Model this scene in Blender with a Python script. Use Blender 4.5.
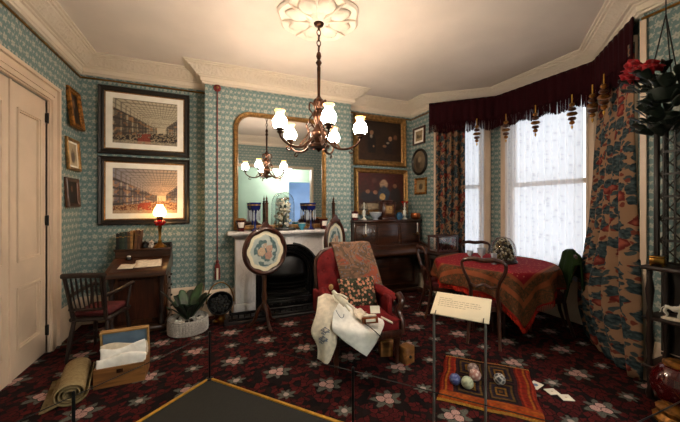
import bpy, math, random
from mathutils import Matrix, Vector
PI = math.pi
random.seed(7)
for o in list(bpy.data.objects): bpy.data.objects.remove(o)
SC = bpy.context.scene
COL = SC.collection
# ------------------------------------------------------------------ camera, world, exposure
FPX, CX, CY, EYE, YAW = 302.0, 340.0, 206.0, 1.42, math.radians(22.5)
cd = bpy.data.cameras.new('camera'); cam = bpy.data.objects.new('camera', cd); COL.objects.link(cam)
cd.sensor_width = 36.0; cd.lens = FPX / 680.0 * 36.0; cd.shift_y = -(211.0 - CY) / 680.0
cd.clip_start = 0.02
cam.location = (0, 0, EYE); cam.rotation_euler = (PI / 2, 0, -YAW)
SC.camera = cam
wd = bpy.data.worlds.new('overcast_daylight'); SC.world = wd; wd.use_nodes = True
wd.node_tree.nodes['Background'].inputs[0].default_value = (0.86, 0.92, 1.0, 1)
wd.node_tree.nodes['Background'].inputs[1].default_value = 1.9
SC.view_settings.view_transform = 'Standard'; SC.view_settings.look = 'None'
SC.view_settings.gamma = 1.0; SC.view_settings.use_curve_mapping = False
SC.view_settings.exposure = 0.0
SHADE_EMIT, OIL_EMIT, LOBBY_EMIT = 140.0, 20.0, 185.0
try:
    SC.cycles.use_denoising = True
    SC.cycles.max_bounces = 10; SC.cycles.transparent_max_bounces = 16
except Exception: pass

FW = (math.sin(YAW), math.cos(YAW)); RT = (math.cos(YAW), -math.sin(YAW))
def px(u, v, w):            # the point on the pixel's ray at depth w
    a = (u - CX) / FPX * w
    return Vector((FW[0]*w + RT[0]*a, FW[1]*w + RT[1]*a, EYE + (CY - v) / FPX * w))
def pxz(u, v, z=0.0):       # the point on the pixel's ray at height z
    return px(u, v, (z - EYE) * FPX / (CY - v))
# ------------------------------------------------------------------ shader helpers
def lin(c):
    return tuple(((x/255.0)/12.92 if x/255.0 <= .04045 else ((x/255.0+.055)/1.055)**2.4) for x in c[:3]) + (1.0,)
class S:                    # a socket with arithmetic
    nt = None
    def __init__(s, k): s.k = k
    def __add__(a, b): return mth('ADD', a, b)
    __radd__ = __add__
    def __sub__(a, b): return mth('SUBTRACT', a, b)
    def __rsub__(a, b): return mth('SUBTRACT', b, a)
    def __mul__(a, b): return mth('MULTIPLY', a, b)
    __rmul__ = __mul__
    def __truediv__(a, b): return mth('DIVIDE', a, b)
def put(sock, v):
    if isinstance(v, S): S.nt.links.new(v.k, sock)
    elif v is not None: sock.default_value = v
def nd(t): return S.nt.nodes.new(t)
def mth(op, a, b=None, c=None, clamp=False):
    n = nd('ShaderNodeMath'); n.operation = op; n.use_clamp = clamp
    for i, v in enumerate((a, b, c)):
        if v is not None: put(n.inputs[i], v)
    return S(n.outputs[0])
def sin(a): return mth('SINE', a)
def frac(a): return mth('FRACT', a)
def flo(a): return mth('FLOOR', a)
def ab(a): return mth('ABSOLUTE', a)
def mn(a, b): return mth('MINIMUM', a, b)
def mx(a, b): return mth('MAXIMUM', a, b)
def lt(a, b): return mth('LESS_THAN', a, b)
def gt(a, b): return mth('GREATER_THAN', a, b)
def smooth(x, a, b):
    n = nd('ShaderNodeMapRange'); n.interpolation_type = 'SMOOTHSTEP'
    put(n.inputs[0], x); put(n.inputs[1], a); put(n.inputs[2], b); put(n.inputs[3], 0.0); put(n.inputs[4], 1.0)
    return S(n.outputs[0])
def mix(f, a, b):
    n = nd('ShaderNodeMix'); n.data_type = 'RGBA'
    put(n.inputs[0], f)
    put(n.inputs[6], a if isinstance(a, S) else lin(a)); put(n.inputs[7], b if isinstance(b, S) else lin(b))
    return S(n.outputs[2])
def xyz(v):
    n = nd('ShaderNodeSeparateXYZ'); put(n.inputs[0], v); return [S(n.outputs[i]) for i in range(3)]
def vec(x, y, z=0.0):
    n = nd('ShaderNodeCombineXYZ'); put(n.inputs[0], x); put(n.inputs[1], y); put(n.inputs[2], z); return S(n.outputs[0])
def noise(v, sc=5.0, det=3.0, dist=0.0):
    n = nd('ShaderNodeTexNoise'); put(n.inputs['Vector'], v); n.inputs['Scale'].default_value = sc
    n.inputs['Detail'].default_value = det; n.inputs['Distortion'].default_value = dist
    return S(n.outputs[0])
def voro(v, sc=5.0, feat='F1', rnd=1.0, dim='2D'):
    n = nd('ShaderNodeTexVoronoi'); n.voronoi_dimensions = dim; n.feature = feat; put(n.inputs['Vector'], v); n.inputs['Scale'].default_value = sc
    n.inputs['Randomness'].default_value = rnd
    return (S(n.outputs['Distance']), S(n.outputs['Color']) if 'Color' in n.outputs else None)
def objc():  n = nd('ShaderNodeTexCoord'); return S(n.outputs['Object'])
def uvc():   n = nd('ShaderNodeTexCoord'); return S(n.outputs['UV'])
def geo(k):  n = nd('ShaderNodeNewGeometry'); return S(n.outputs[k])
def attr(k): n = nd('ShaderNodeAttribute'); n.attribute_name = k; return S(n.outputs[0])
def scale3(v, x, y, z):
    a = xyz(v); return vec(a[0]*x, a[1]*y, a[2]*z)
def bump(h, st=.3, d=.01):
    n = nd('ShaderNodeBump'); n.inputs['Strength'].default_value = st; n.inputs['Distance'].default_value = d
    put(n.inputs['Height'], h); return S(n.outputs[0])
MATS = {}
def mat(name, col=None, rough=.5, metal=0.0, spec=.5, fn=None, emit=None, est=0.0, trans=0.0, sheen=0.0, coat=0.0, sub=0.0):
    m = bpy.data.materials.new(name); m.use_nodes = True; nt = m.node_tree; S.nt = nt
    b = nt.nodes['Principled BSDF']
    b.inputs['Roughness'].default_value = rough; b.inputs['Metallic'].default_value = metal
    b.inputs['Specular IOR Level'].default_value = spec
    b.inputs['Coat Weight'].default_value = coat; b.inputs['Sheen Weight'].default_value = sheen
    b.inputs['Transmission Weight'].default_value = trans
    if col is not None: b.inputs['Base Color'].default_value = lin(col)
    if emit is not None:
        b.inputs['Emission Color'].default_value = lin(emit); b.inputs['Emission Strength'].default_value = est
    if fn is not None:
        r = fn()
        if not isinstance(r, tuple): r = (r,)
        put(b.inputs['Base Color'], r[0])
        if len(r) > 1 and r[1] is not None: put(b.inputs['Normal'], r[1])
        if len(r) > 2: put(b.inputs['Roughness'], r[2])
    MATS[name] = m
    return m
def wood(name, c1, c2, rough=.35, ax=2, sc=9.0, coat=.3):
    def f():
        o = objc(); k = [14.0, 14.0, 14.0]; k[ax] = 1.6
        n = noise(scale3(o, *k), sc/9.0*1.6, 4.0, 1.2)
        f2 = smooth(n, .32, .68)
        return mix(f2, c1, c2), bump(n, .08, .004)
    return mat(name, fn=f, rough=rough, coat=coat)
def plain(name, col, rough=.6, var=.12, sc=6.0, metal=0.0, **k):
    def f():
        n = noise(objc(), sc, 4.0)
        d = tuple(max(0, x*(1-var)) for x in col); e = tuple(min(255, x*(1+var)) for x in col)
        return mix(smooth(n, .3, .7), d, e)
    return mat(name, fn=f, rough=rough, metal=metal, **k)
# ------------------------------------------------------------------ mesh helpers
class MB:
    def __init__(s): s.v = []; s.f = []; s.c = None; s.uv = None
    def add(s, vs, fs, M=None):
        n = len(s.v)
        s.v += [tuple(M @ Vector(p)) if M is not None else tuple(p) for p in vs]
        s.f += [tuple(i + n for i in q) for q in fs]
        return s
    def box(s, x0, x1, y0, y1, z0, z1, b=0.0, M=None):
        if b <= 0:
            vs = [(x, y, z) for z in (z0, z1) for y in (y0, y1) for x in (x0, x1)]
            return s.add(vs, [(0,2,3,1),(4,5,7,6),(0,1,5,4),(2,6,7,3),(0,4,6,2),(1,3,7,5)], M)
        vs = []; idx = {}
        for kx, X in ((-1, x0), (1, x1)):
            for ky, Y in ((-1, y0), (1, y1)):
                for kz, Z in ((-1, z0), (1, z1)):
                    for a in range(3):
                        p = [X - kx*b, Y - ky*b, Z - kz*b]; p[a] = (X, Y, Z)[a]
                        idx[(kx, ky, kz, a)] = len(vs); vs.append(tuple(p))
        fs = []
        for a in range(3):
            o1, o2 = [i for i in range(3) if i != a]
            for k in (-1, 1):
                q = []
                for e1, e2 in ((-1,-1),(1,-1),(1,1),(-1,1)):
                    key = [0,0,0]; key[a] = k; key[o1] = e1; key[o2] = e2; q.append(idx[(*key, a)])
                if (k == 1) == (a == 1): q.reverse()
                fs.append(tuple(q))
            for e1 in (-1, 1):
                for e2 in (-1, 1):
                    def K(t, m):
                        key = [0,0,0]; key[a] = t; key[o1] = e1; key[o2] = e2; return idx[(*key, m)]
                    q = [K(-1, o1), K(1, o1), K(1, o2), K(-1, o2)]
                    if (e1*e2 == 1) == (a != 1): q.reverse()
                    fs.append(tuple(q))
        for kx in (-1, 1):
            for ky in (-1, 1):
                for kz in (-1, 1):
                    q = [idx[(kx,ky,kz,a)] for a in range(3)]
                    if kx*ky*kz < 0: q.reverse()
                    fs.append(tuple(q))
        return s.add(vs, fs, M)
    def lathe(s, prof, n=16, M=None, cap=True, sx=1.0, sy=1.0, lobes=0, amp=0.0):
        vs = []; fs = []; m = len(prof)
        for r, z in prof:
            for i in range(n):
                t = 2*PI*i/n; k = r*(1 + amp*math.cos(lobes*t))
                vs.append((k*math.cos(t)*sx, k*math.sin(t)*sy, z))
        for j in range(m-1):
            for i in range(n):
                a = j*n+i; b = j*n+(i+1) % n; fs.append((a, b, b+n, a+n))
        if cap:
            if prof[0][0] > 1e-5: fs.append(tuple(reversed(range(n))))
            if prof[-1][0] > 1e-5: fs.append(tuple(range((m-1)*n, m*n)))
        return s.add(vs, fs, M)
    def ball(s, c, r, n=12, m=8, sz=None, M=None):
        rx, ry, rz = (r, r, r) if sz is None else sz
        pr = [(max(1e-6, math.sin(PI*j/m)), -math.cos(PI*j/m)) for j in range(m+1)]
        T = Matrix.Translation(c) @ Matrix.Diagonal((rx, ry, rz, 1))
        return s.lathe(pr, n, (M @ T) if M is not None else T, cap=False)
    def tube(s, path, r, n=8, closed=False, cap=True, M=None, flat=1.0):
        P = [Vector(p) for p in path]; m = len(P); vs = []; fs = []
        R = r if isinstance(r, (list, tuple)) else [r]*m
        up = None
        for i in range(m):
            if closed: t = P[(i+1) % m] - P[(i-1) % m]
            else: t = P[min(i+1, m-1)] - P[max(i-1, 0)]
            if t.length < 1e-9: t = Vector((0, 0, 1))
            t.normalize()
            if up is None:
                up = Vector((0, 0, 1)) if abs(t.z) < .9 else Vector((0, 1, 0))
            up = (up - t*up.dot(t))
            if up.length < 1e-6: up = Vector((1, 0, 0)) - t*t.x
            up.normalize(); sd = t.cross(up)
            for k in range(n):
                a = 2*PI*k/n
                vs.append(P[i] + (up*math.cos(a)*flat + sd*math.sin(a))*R[i])
        for i in range(m if closed else m-1):
            for k in range(n):
                a = i*n+k; b = i*n+(k+1) % n; c = ((i+1) % m)*n
                fs.append((a, c+k, c+(k+1) % n, b))
        if cap and not closed:
            fs.append(tuple(range(n))); fs.append(tuple(reversed(range((m-1)*n, m*n))))
        return s.add(vs, fs, M)
    def prism(s, poly, a0, a1, plane='xz', M=None):   # outline extruded from a0 to a1 along the third axis
        n = len(poly); vs = []
        for a in (a0, a1):
            for p, q in poly:
                vs.append({'xz': (p, a, q), 'xy': (p, q, a), 'yz': (a, p, q)}[plane])
        fs = [tuple(range(n)), tuple(reversed(range(n, 2*n)))] + [(i, i+n, (i+1) % n+n, (i+1) % n) for i in range(n)]
        return s.add(vs, fs, M)
    def grid(s, nu, nv, f, M=None, uv=None, col=None, closed_u=False):
        base = len(s.v); vs = []; fs = []
        for j in range(nv+1):
            for i in range(nu+1):
                vs.append(f(i/nu, j/nv))
        w = nu+1
        for j in range(nv):
            for i in range(nu):
                a = j*w+i; fs.append((a, a+1, a+1+w, a+w))
        s.add(vs, fs, M)
        if uv or col:
            if uv:
                s.uv = (s.uv or {})
            if col:
                s.c = (s.c or {})
            for j in range(nv+1):
                for i in range(nu+1):
                    k = base + j*w+i
                    if uv: s.uv[k] = uv(i/nu, j/nv)
                    if col: s.c[k] = col(i/nu, j/nv)
        return s
def obj(name, mb, m, parent=None, loc=(0,0,0), rot=(0,0,0), smooth=45, solid=0.0, sub=0):
    me = bpy.data.meshes.new(name); me.from_pydata(mb.v, [], mb.f); me.update()
    if mb.c:
        at = me.color_attributes.new('Col', 'FLOAT_COLOR', 'POINT')
        for i in range(len(mb.v)):
            at.data[i].color = lin(mb.c.get(i, (128,128,128)))
    if mb.uv:
        ul = me.uv_layers.new(name='UVMap')
        for lp in me.loops: ul.data[lp.index].uv = mb.uv.get(lp.vertex_index, (0, 0))
    if smooth:
        me.polygons.foreach_set('use_smooth', [True]*len(me.polygons))
        me.set_sharp_from_angle(angle=math.radians(smooth))
    me.materials.append(MATS[m] if isinstance(m, str) else m)
    o = bpy.data.objects.new(name, me); COL.objects.link(o)
    o.location = loc; o.rotation_euler = rot
    if parent is not None: o.parent = parent
    if sub:
        d = o.modifiers.new('subdivision', 'SUBSURF'); d.levels = sub; d.render_levels = sub
    if solid:
        d = o.modifiers.new('thickness', 'SOLIDIFY'); d.thickness = solid; d.offset = 0
    return o
def tag(o, label=None, cat=None, group=None, kind=None):
    if label: o['label'] = label
    if cat: o['category'] = cat
    if group: o['group'] = group
    if kind: o['kind'] = kind
    return o
def thing(name, label, cat, loc=(0,0,0), rz=0.0, group=None, rx=0.0, ry=0.0):
    o = bpy.data.objects.new(name, None); COL.objects.link(o); o.empty_display_size = .05
    o.location = loc; o.rotation_euler = (rx, ry, rz)
    return tag(o, label, cat, group)
def struct(o): o['kind'] = 'structure'; return o
def copy_tree(o, parent=None):
    c = o.copy(); COL.objects.link(c)
    if parent is not None: c.parent = parent
    for ch in [x for x in bpy.data.objects if x.parent == o]: copy_tree(ch, c)
    return c
def bez(p, n=10):           # smooth curve through points (Catmull-Rom)
    P = [Vector(q) for q in p]; out = []
    for i in range(len(P)-1):
        a = P[max(i-1, 0)]; b = P[i]; c = P[i+1]; d = P[min(i+2, len(P)-1)]
        for k in range(n):
            t = k/n
            out.append(.5*((2*b) + (c-a)*t + (2*a-5*b+4*c-d)*t*t + (3*b-a-3*c+d)*t**3))
    out.append(P[-1]); return out
def patch(rows):            # surface through a grid of control points, rows[j][i]
    def cr(a, b, c, d, t): return .5*((2*b) + (c-a)*t + (2*a-5*b+4*c-d)*t*t + (3*b-a-3*c+d)*t**3)
    R = [[Vector(p) for p in r] for r in rows]
    def line(r, t):
        m = len(r)-1; x = min(t*m, m-1e-6); i = int(x); return cr(r[max(i-1,0)], r[i], r[i+1], r[min(i+2,m)], x-i)
    def f(s, t): return line([line(r, s) for r in R], t)
    return f
def TR(x=0, y=0, z=0, rz=0, rx=0, ry=0):
    return Matrix.Translation((x, y, z)) @ Matrix.Rotation(rz, 4, 'Z') @ Matrix.Rotation(ry, 4, 'Y') @ Matrix.Rotation(rx, 4, 'X')
def hsh(a, b=0, c=0):
    x = math.sin(a*127.1 + b*311.7 + c*74.7)*43758.5453; return x - math.floor(x)
def vn(x, y, k=0):          # value noise
    i, j = math.floor(x), math.floor(y); a, b = x-i, y-j; a = a*a*(3-2*a); b = b*b*(3-2*b)
    return (hsh(i,j,k)*(1-a)+hsh(i+1,j,k)*a)*(1-b) + (hsh(i,j+1,k)*(1-a)+hsh(i+1,j+1,k)*a)*b
def mixc(a, b, t):
    t = max(0, min(1, t)); return tuple(x+(y-x)*t for x, y in zip(a, b))
# ------------------------------------------------------------------ materials
def wallpaper():
    P = xyz(geo('Position')); Nn = xyz(geo('True Normal'))
    s = P[0]*Nn[1] - P[1]*Nn[0]; z = P[2]
    p = vec(s, z, 0.0)
    n = noise(p, 26.0, 3.0); n2 = noise(vec(s + 7.3, z, 0.0), 60.0, 2.0)
    x = s/.10 + (n-.5)*.10; y = z/.14 + (n-.5)*.08
    def spot(ox, oy, rad, lobes, amp):
        u = frac(x + ox) - .5; v = (frac(y + oy) - .5)*1.39
        r = mth('SQRT', u*u + v*v); th = mth('ARCTAN2', v, u)
        return smooth(r - amp*sin(th*float(lobes)) + (n2-.5)*.24, rad+.06, rad-.05), r
    f1, r1 = spot(.0, .0, .24, 6, .055)
    f2, r2 = spot(.5, .5, .17, 5, .05)
    f3, r3 = spot(.5, .0, .10, 3, .04)
    f4, r4 = spot(.0, .5, .10, 3, .04)
    vine = smooth(ab(sin(x*6.283 + sin(y*6.283)*1.5)), .30, .10)*smooth(n2, .42, .58)
    m = mx(mx(f1, f2), mx(mx(f3, f4), vine*.75))
    tone = noise(p, 1.7, 2.0)
    base = mix(tone, (105, 129, 130), (116, 140, 140))
    c = mix(m*.54, base, (214, 206, 192))
    eye = mx(smooth(r1, .09, .05), smooth(r2, .06, .03))
    return mix(eye*.55, c, (120, 128, 120)), None
mat('wallpaper', fn=wallpaper, rough=.8, spec=.25)
def carpet():
    P = xyz(geo('Position')); L = .335
    x = P[0]; y = P[1]; v2 = vec(x, y, 0.0)
    n = noise(v2, 24.0, 2.0); nf = noise(v2, 90.0, 2.0)
    q = vec(x + (n-.5)*.05, y + (n-.5)*.05, 0.0)
    d1, c1 = voro(q, 22.0); r1 = xyz(c1)
    edge = voro(q, 22.0, 'DISTANCE_TO_EDGE')[0]
    red = smooth(edge + (nf-.5)*.10, .05, .11)*gt(r1[0], .36)
    ground = mix(r1[1], (16, 11, 12), (30, 20, 19))
    redc = mix(r1[2], (58, 17, 18), (82, 25, 24))
    redc = mix(smooth(ab(sin((x*.7+y)*95.0 + n*14.0)), .35, .05)*.7, redc, (48, 10, 13))
    c = mix(red, ground, redc)
    # sprays of roses on a square lattice, full and small by turns
    gx = (x - .16)/L; gy = (y - 2.93)/L
    i = flo(gx + .5); j = flo(gy + .5)
    fx = gx - i + (n-.5)*.10; fy = gy - j + (nf-.5)*.06
    par = frac((i + j)*.5)*2.0
    def disc(ox, oy, rad, sx=1.0):
        a = (fx - ox)*sx; b = fy - oy; return mth('SQRT', a*a + b*b)/rad
    big = 1.0 - par
    th = mth('ARCTAN2', fy, fx); rr = mth('SQRT', fx*fx*.8 + fy*fy*1.3)
    rad = .27 - par*.11
    leaf = smooth(rr - .07*sin(th*7.0 + 1.0)*(1.0-par*.4) + (nf-.5)*.08, rad+.015, rad-.02)
    leafc = mix(nf, (44, 48, 44), (112, 112, 103))
    vein = smooth(ab(sin(th*14.0)), .3, .05)
    c = mix(leaf, c, mix(vein*.5, leafc, (34, 36, 32)))
    for ox, oy, r0 in ((-.10, .05, .105), (.085, .07, .09), (.03, -.085, .095)):
        d = disc(ox, oy, r0); f = smooth(d, 1.05, .9)*big
        ring = smooth(ab(sin(d*7.0 + nf*3.0)), .45, .1)
        c = mix(f, c, mix(ring*.75, (182, 144, 137), (104, 70, 68)))
        c = mix(smooth(d, 1.25, 1.1)*(1.0-smooth(d, 1.05, .9))*big*.8, c, (26, 22, 22))
    d = disc(.0, .0, .075); c = mix(smooth(d, 1.05, .8)*par, c, (166, 150, 142))
    return c, bump(noise(v2, 400.0, 1.0), .3, .004)
mat('carpet', fn=carpet, rough=.95, spec=.12)
plain('ceiling_paint', (228, 217, 208), .9, .02, 2.0, spec=.2)
def ornament():
    P = geo('Position'); n = noise(P, 38.0, 2.0, .6); d, _ = voro(P, 26.0, dim='3D')
    p = xyz(P); band = smooth(p[2], 3.085, 3.10)*smooth(p[2], 3.185, 3.17)
    return mix(n, (222, 208, 190), (230, 218, 202)), bump((d + n)*band, .5, .014)
mat('plaster', fn=ornament, rough=.75, spec=.3)
plain('rose_plaster', (240, 228, 214), .8, .03, 9.0, spec=.2)
plain('cream_paint', (216, 194, 172), .42, .03, 3.0)
plain('cream_shade', (214, 195, 170), .5, .03, 3.0)
def marble():
    o = objc(); n = noise(scale3(o, 2.2, 2.2, 1.2), 2.4, 6.0, 1.8)
    v = smooth(ab(n-.5), .045, .0)
    return mix(v*.22, mix(noise(o, 3.0, 3.0), (212, 205, 204), (226, 221, 219)), (150, 142, 142))
mat('marble', fn=marble, rough=.32)
wood('dark_wood', (20, 10, 7), (40, 21, 13), rough=.5, coat=.08)
wood('mahogany', (40, 17, 11), (74, 36, 21))
wood('walnut', (46, 25, 14), (92, 53, 29))
wood('walnut_side', (42, 22, 13), (82, 46, 26), ax=0)
wood('piano_wood', (32, 15, 9), (68, 36, 21), ax=0, rough=.28)
wood('ebony', (14, 9, 7), (28, 18, 13), rough=.5, coat=.1)
wood('oak', (112, 70, 34), (156, 104, 54), ax=0, rough=.5, coat=0)
wood('pine', (150, 112, 66), (178, 138, 86), ax=0, rough=.6, coat=0)
plain('gilt', (142, 106, 60), .42, .16, 30.0, metal=.6)
plain('old_gilt', (134, 88, 36), .45, .35, 30.0, metal=.6)
plain('brass', (150, 108, 50), .28, .15, 20.0, metal=1.0)
plain('bronze', (66, 43, 31), .36, .3, 25.0, metal=.85)
plain('copper', (150, 82, 48), .35, .2, 20.0, metal=.9)
plain('cast_iron', (24, 23, 25), .34, .25, 20.0, metal=.4)
plain('soot', (14, 13, 13), .8, .3, 12.0)
plain('slate', (38, 36, 38), .45, .15, 8.0)
plain('black_metal', (16, 16, 17), .4, .1, 20.0, metal=.3)
plain('steel', (126, 126, 124), .38, .08, 20.0, metal=.7)
plain('black_mat', (26, 26, 22), .75, .12, 60.0)
plain('gold_edge', (196, 148, 52), .45, .08, 30.0, metal=.4)
plain('red_rope', (112, 40, 40), .8, .2, 60.0)
def velvet():
    o = objc(); n = noise(o, 14.0, 3.0)
    return mix(smooth(n, .3, .7), (88, 15, 18), (120, 24, 25)), bump(noise(o, 160.0, 1.0), .15, .003)
mat('red_velvet', fn=velvet, rough=.75, spec=.2)
plain('red_cushion', (80, 32, 34), .8, .15, 14.0, spec=.2)
plain('linen', (222, 208, 188), .9, .05, 30.0, spec=.15)
plain('white_linen', (246, 243, 238), .9, .03, 30.0, spec=.15)
plain('cotton', (240, 230, 210), .9, .03, 30.0, spec=.15)
plain('paper', (236, 228, 210), .8, .04, 10.0, spec=.2)
plain('sign_card', (232, 214, 184), .6, .02, 6.0, spec=.3)
plain('mount_board', (250, 246, 236), .85, .02, 10.0, spec=.2)
plain('ink', (196, 178, 150), .8, .05, 30.0, spec=.2)
plain('blue_lining', (112, 134, 158), .8, .06, 10.0, spec=.2)
plain('blue_thread', (58, 74, 110), .9, .1, 40.0)
plain('leaf_green', (34, 58, 34), .45, .35, 12.0)
plain('leaf_dark', (15, 26, 16), .55, .35, 12.0)
plain('flower_red', (140, 14, 22), .6, .25, 30.0)
plain('earth', (40, 28, 20), .95, .3, 40.0)
plain('shell_mix', (170, 158, 146), .6, .4, 40.0)
plain('bead_white', (196, 190, 184), .5, .15, 80.0)
def rush():
    o = xyz(objc()); s = sin(o[1]*420.0); n = noise(objc(), 40.0, 2.0)
    return mix(smooth(s*.5+n, .4, 1.0), (126, 106, 74), (178, 158, 118)), bump(s, .4, .004)
mat('rush', fn=rush, rough=.9, spec=.15)
def maroon():
    n = noise(scale3(objc(), 30.0, 30.0, 3.0), 1.5, 2.0)
    return mix(n, (30, 8, 13), (52, 13, 20))
mat('maroon', fn=maroon, rough=.9, spec=.1)
def chintz():
    u = xyz(uvc()); p = vec(u[0], u[1], 0.0)
    w = noise(p, 9.0, 2.0); w2 = noise(p, 34.0, 2.0); q = vec(u[0] + (w-.5)*.12, u[1] + (w-.5)*.12, 0.0)
    d, c = voro(q, 10.0, rnd=.85); k = xyz(c)
    d2, c2 = voro(q, 22.0); k2 = xyz(c2)
    g = mix(noise(p, 5.0, 2.0), (152, 120, 94), (130, 100, 78))
    sm = smooth(d2 + (w2-.5)*.25, .46, .34)*gt(k2[0], .38)
    g = mix(sm, g, mix(gt(k2[1], .62), mix(w2, (40, 52, 56), (72, 84, 86)), (108, 54, 44)))
    big = smooth(d + (w2-.5)*.45, .50, .40)*gt(k[0], .14)
    leafc = mix(smooth(w2, .3, .7), (28, 40, 47), (66, 82, 86))
    rosec = mix(smooth(d + (w2-.5)*.3, .05, .38), (146, 76, 62), (94, 34, 34))
    bigc = mix(gt(k[1], .76), leafc, rosec)
    return mix(big, g, bigc)
mat('chintz', fn=chintz, rough=.85, spec=.15)
def lace_mat():
    m = bpy.data.materials.new('lace'); m.use_nodes = True; nt = m.node_tree; S.nt = nt; nt.nodes.remove(nt.nodes['Principled BSDF'])
    u = xyz(uvc()); p = vec(u[0], u[1], 0.0)
    d, c = voro(p, 22.0, rnd=.9); k = xyz(c)
    n = noise(p, 60.0, 2.0)
    flower = smooth(d + (n-.5)*.3, .30, .20)*gt(k[0], .60)
    st = smooth(ab(frac(u[0]*6.0 + sin(u[1]*16.0)*.05) - .5), .05, .02)*.55
    den = mx(flower, st)*.16 + .70
    t = nd('ShaderNodeBsdfTranslucent'); put(t.inputs[0], mix(flower, (248, 246, 246), (216, 214, 220)))  # flowers greyed in the colour, for window light that denser thread blocks
    df = nd('ShaderNodeBsdfDiffuse'); put(df.inputs[0], mix(flower, (242, 240, 240), (214, 212, 216)))
    m1 = nd('ShaderNodeMixShader'); m1.inputs[0].default_value = .45; nt.links.new(t.outputs[0], m1.inputs[1]); nt.links.new(df.outputs[0], m1.inputs[2])
    tr = nd('ShaderNodeBsdfTransparent'); m2 = nd('ShaderNodeMixShader'); put(m2.inputs[0], den)
    nt.links.new(tr.outputs[0], m2.inputs[1]); nt.links.new(m1.outputs[0], m2.inputs[2])
    nt.links.new(m2.outputs[0], nt.nodes['Material Output'].inputs[0]); MATS['lace'] = m
lace_mat()
def glassy(name, tint=(255,255,255), fac=1.0, base=.05):
    m = bpy.data.materials.new(name); m.use_nodes = True; nt = m.node_tree; S.nt = nt; nt.nodes.remove(nt.nodes['Principled BSDF'])
    g = nd('ShaderNodeBsdfGlossy'); g.inputs['Roughness'].default_value = .03
    tr = nd('ShaderNodeBsdfTransparent'); tr.inputs[0].default_value = lin(tint)
    lw = nd('ShaderNodeLayerWeight'); lw.inputs[0].default_value = .14
    f = S(lw.outputs['Fresnel'])*fac + base
    mm = nd('ShaderNodeMixShader'); put(mm.inputs[0], f)
    nt.links.new(tr.outputs[0], mm.inputs[1]); nt.links.new(g.outputs[0], mm.inputs[2])
    nt.links.new(mm.outputs[0], nt.nodes['Material Output'].inputs[0]); MATS[name] = m
glassy('glass'); glassy('clear_dome', (244, 248, 248), .6, .06)
mat('mirror_glass', (236, 238, 238), rough=.02, metal=1.0)
mat('ruby_glass', (150, 8, 14), rough=.06, coat=.6)
mat('ruby_dark', (70, 8, 12), rough=.06, coat=.8)
mat('cobalt_glass', (26, 34, 96), rough=.07, coat=.5)
mat('crystal', (196, 204, 216), rough=.08, trans=.3, coat=.5)
mat('turquoise', (62, 138, 162), rough=.25)
mat('deep_blue', (38, 78, 108), rough=.25)
mat('porcelain', (226, 220, 210), rough=.25)
mat('oil_shade', (255, 236, 200), rough=.4, emit=(255, 196, 120), est=OIL_EMIT)
mat('lamp_flame', (255, 240, 210), rough=.4, emit=(255, 214, 150), est=OIL_EMIT*3)
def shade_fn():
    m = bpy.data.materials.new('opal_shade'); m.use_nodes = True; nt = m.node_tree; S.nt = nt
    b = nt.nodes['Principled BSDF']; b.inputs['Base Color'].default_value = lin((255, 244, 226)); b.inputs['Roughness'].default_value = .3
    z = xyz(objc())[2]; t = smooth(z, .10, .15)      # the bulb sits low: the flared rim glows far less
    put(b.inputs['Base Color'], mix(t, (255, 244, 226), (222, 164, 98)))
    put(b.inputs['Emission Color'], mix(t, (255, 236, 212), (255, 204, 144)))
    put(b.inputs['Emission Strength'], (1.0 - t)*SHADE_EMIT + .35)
    MATS['opal_shade'] = m
shade_fn()
mat('lobby_lamp', (255, 255, 250), rough=.4, emit=(255, 249, 240), est=LOBBY_EMIT)
plain('corridor_blue', (140, 168, 212), .8, .05, 2.0)
plain('lobby_wall', (146, 168, 152), .8, .03, 2.0)
plain('lobby_floor', (70, 66, 60), .6, .1, 4.0)
mat('paint_col', fn=lambda: attr('Col'), rough=.45)
mat('matte_col', fn=lambda: attr('Col'), rough=.92, spec=.12)
def paisley():
    u = xyz(uvc()); p = vec(u[0], u[1], 0.0); w = noise(p, 5.0, 2.0, 1.5)
    band = frac(w*7.0); d, c = voro(p, 34.0); k = xyz(c)
    g = mix(smooth(band, .2, .8), (96, 76, 62), (132, 98, 78))
    g = mix(smooth(w, .56, .62)*.85, g, (156, 78, 58))
    g = mix(smooth(d, .3, .2)*gt(k[0], .6)*.7, g, (110, 110, 120))
    return g
mat('paisley', fn=paisley, rough=.9, spec=.12)
def tablecloth():
    u = xyz(uvc()); e = mx(ab(u[0]), ab(u[1])); p = vec(u[0], u[1], 0.0)
    d, c = voro(p, 26.0); k = xyz(c); n = noise(p, 7.0, 3.0, 1.2)
    cen = mix(n, (122, 20, 32), (146, 34, 44))
    cen = mix(smooth(d, .25, .15)*gt(k[0], .6)*.6, cen, (196, 120, 90))
    bor = mix(smooth(frac(n*8.0), .25, .75), (108, 64, 40), (74, 58, 40))
    bor = mix(smooth(d, .35, .25)*gt(k[1], .5)*.45, bor, (138, 84, 56))
    f = smooth(e, .54, .60)
    c = mix(f, cen, bor)
    st = smooth(ab(e - .57), .022, .012) + smooth(ab(e - .70), .03, .02)
    c = mix(st*.8, c, (150, 78, 48))
    edge = smooth(e, .855, .87)
    return mix(edge, c, (150, 30, 30))
mat('table_cloth_weave', fn=tablecloth, rough=.9, spec=.12)
plain('fringe_red', (176, 44, 30), .9, .2, 40.0, spec=.1)
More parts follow.
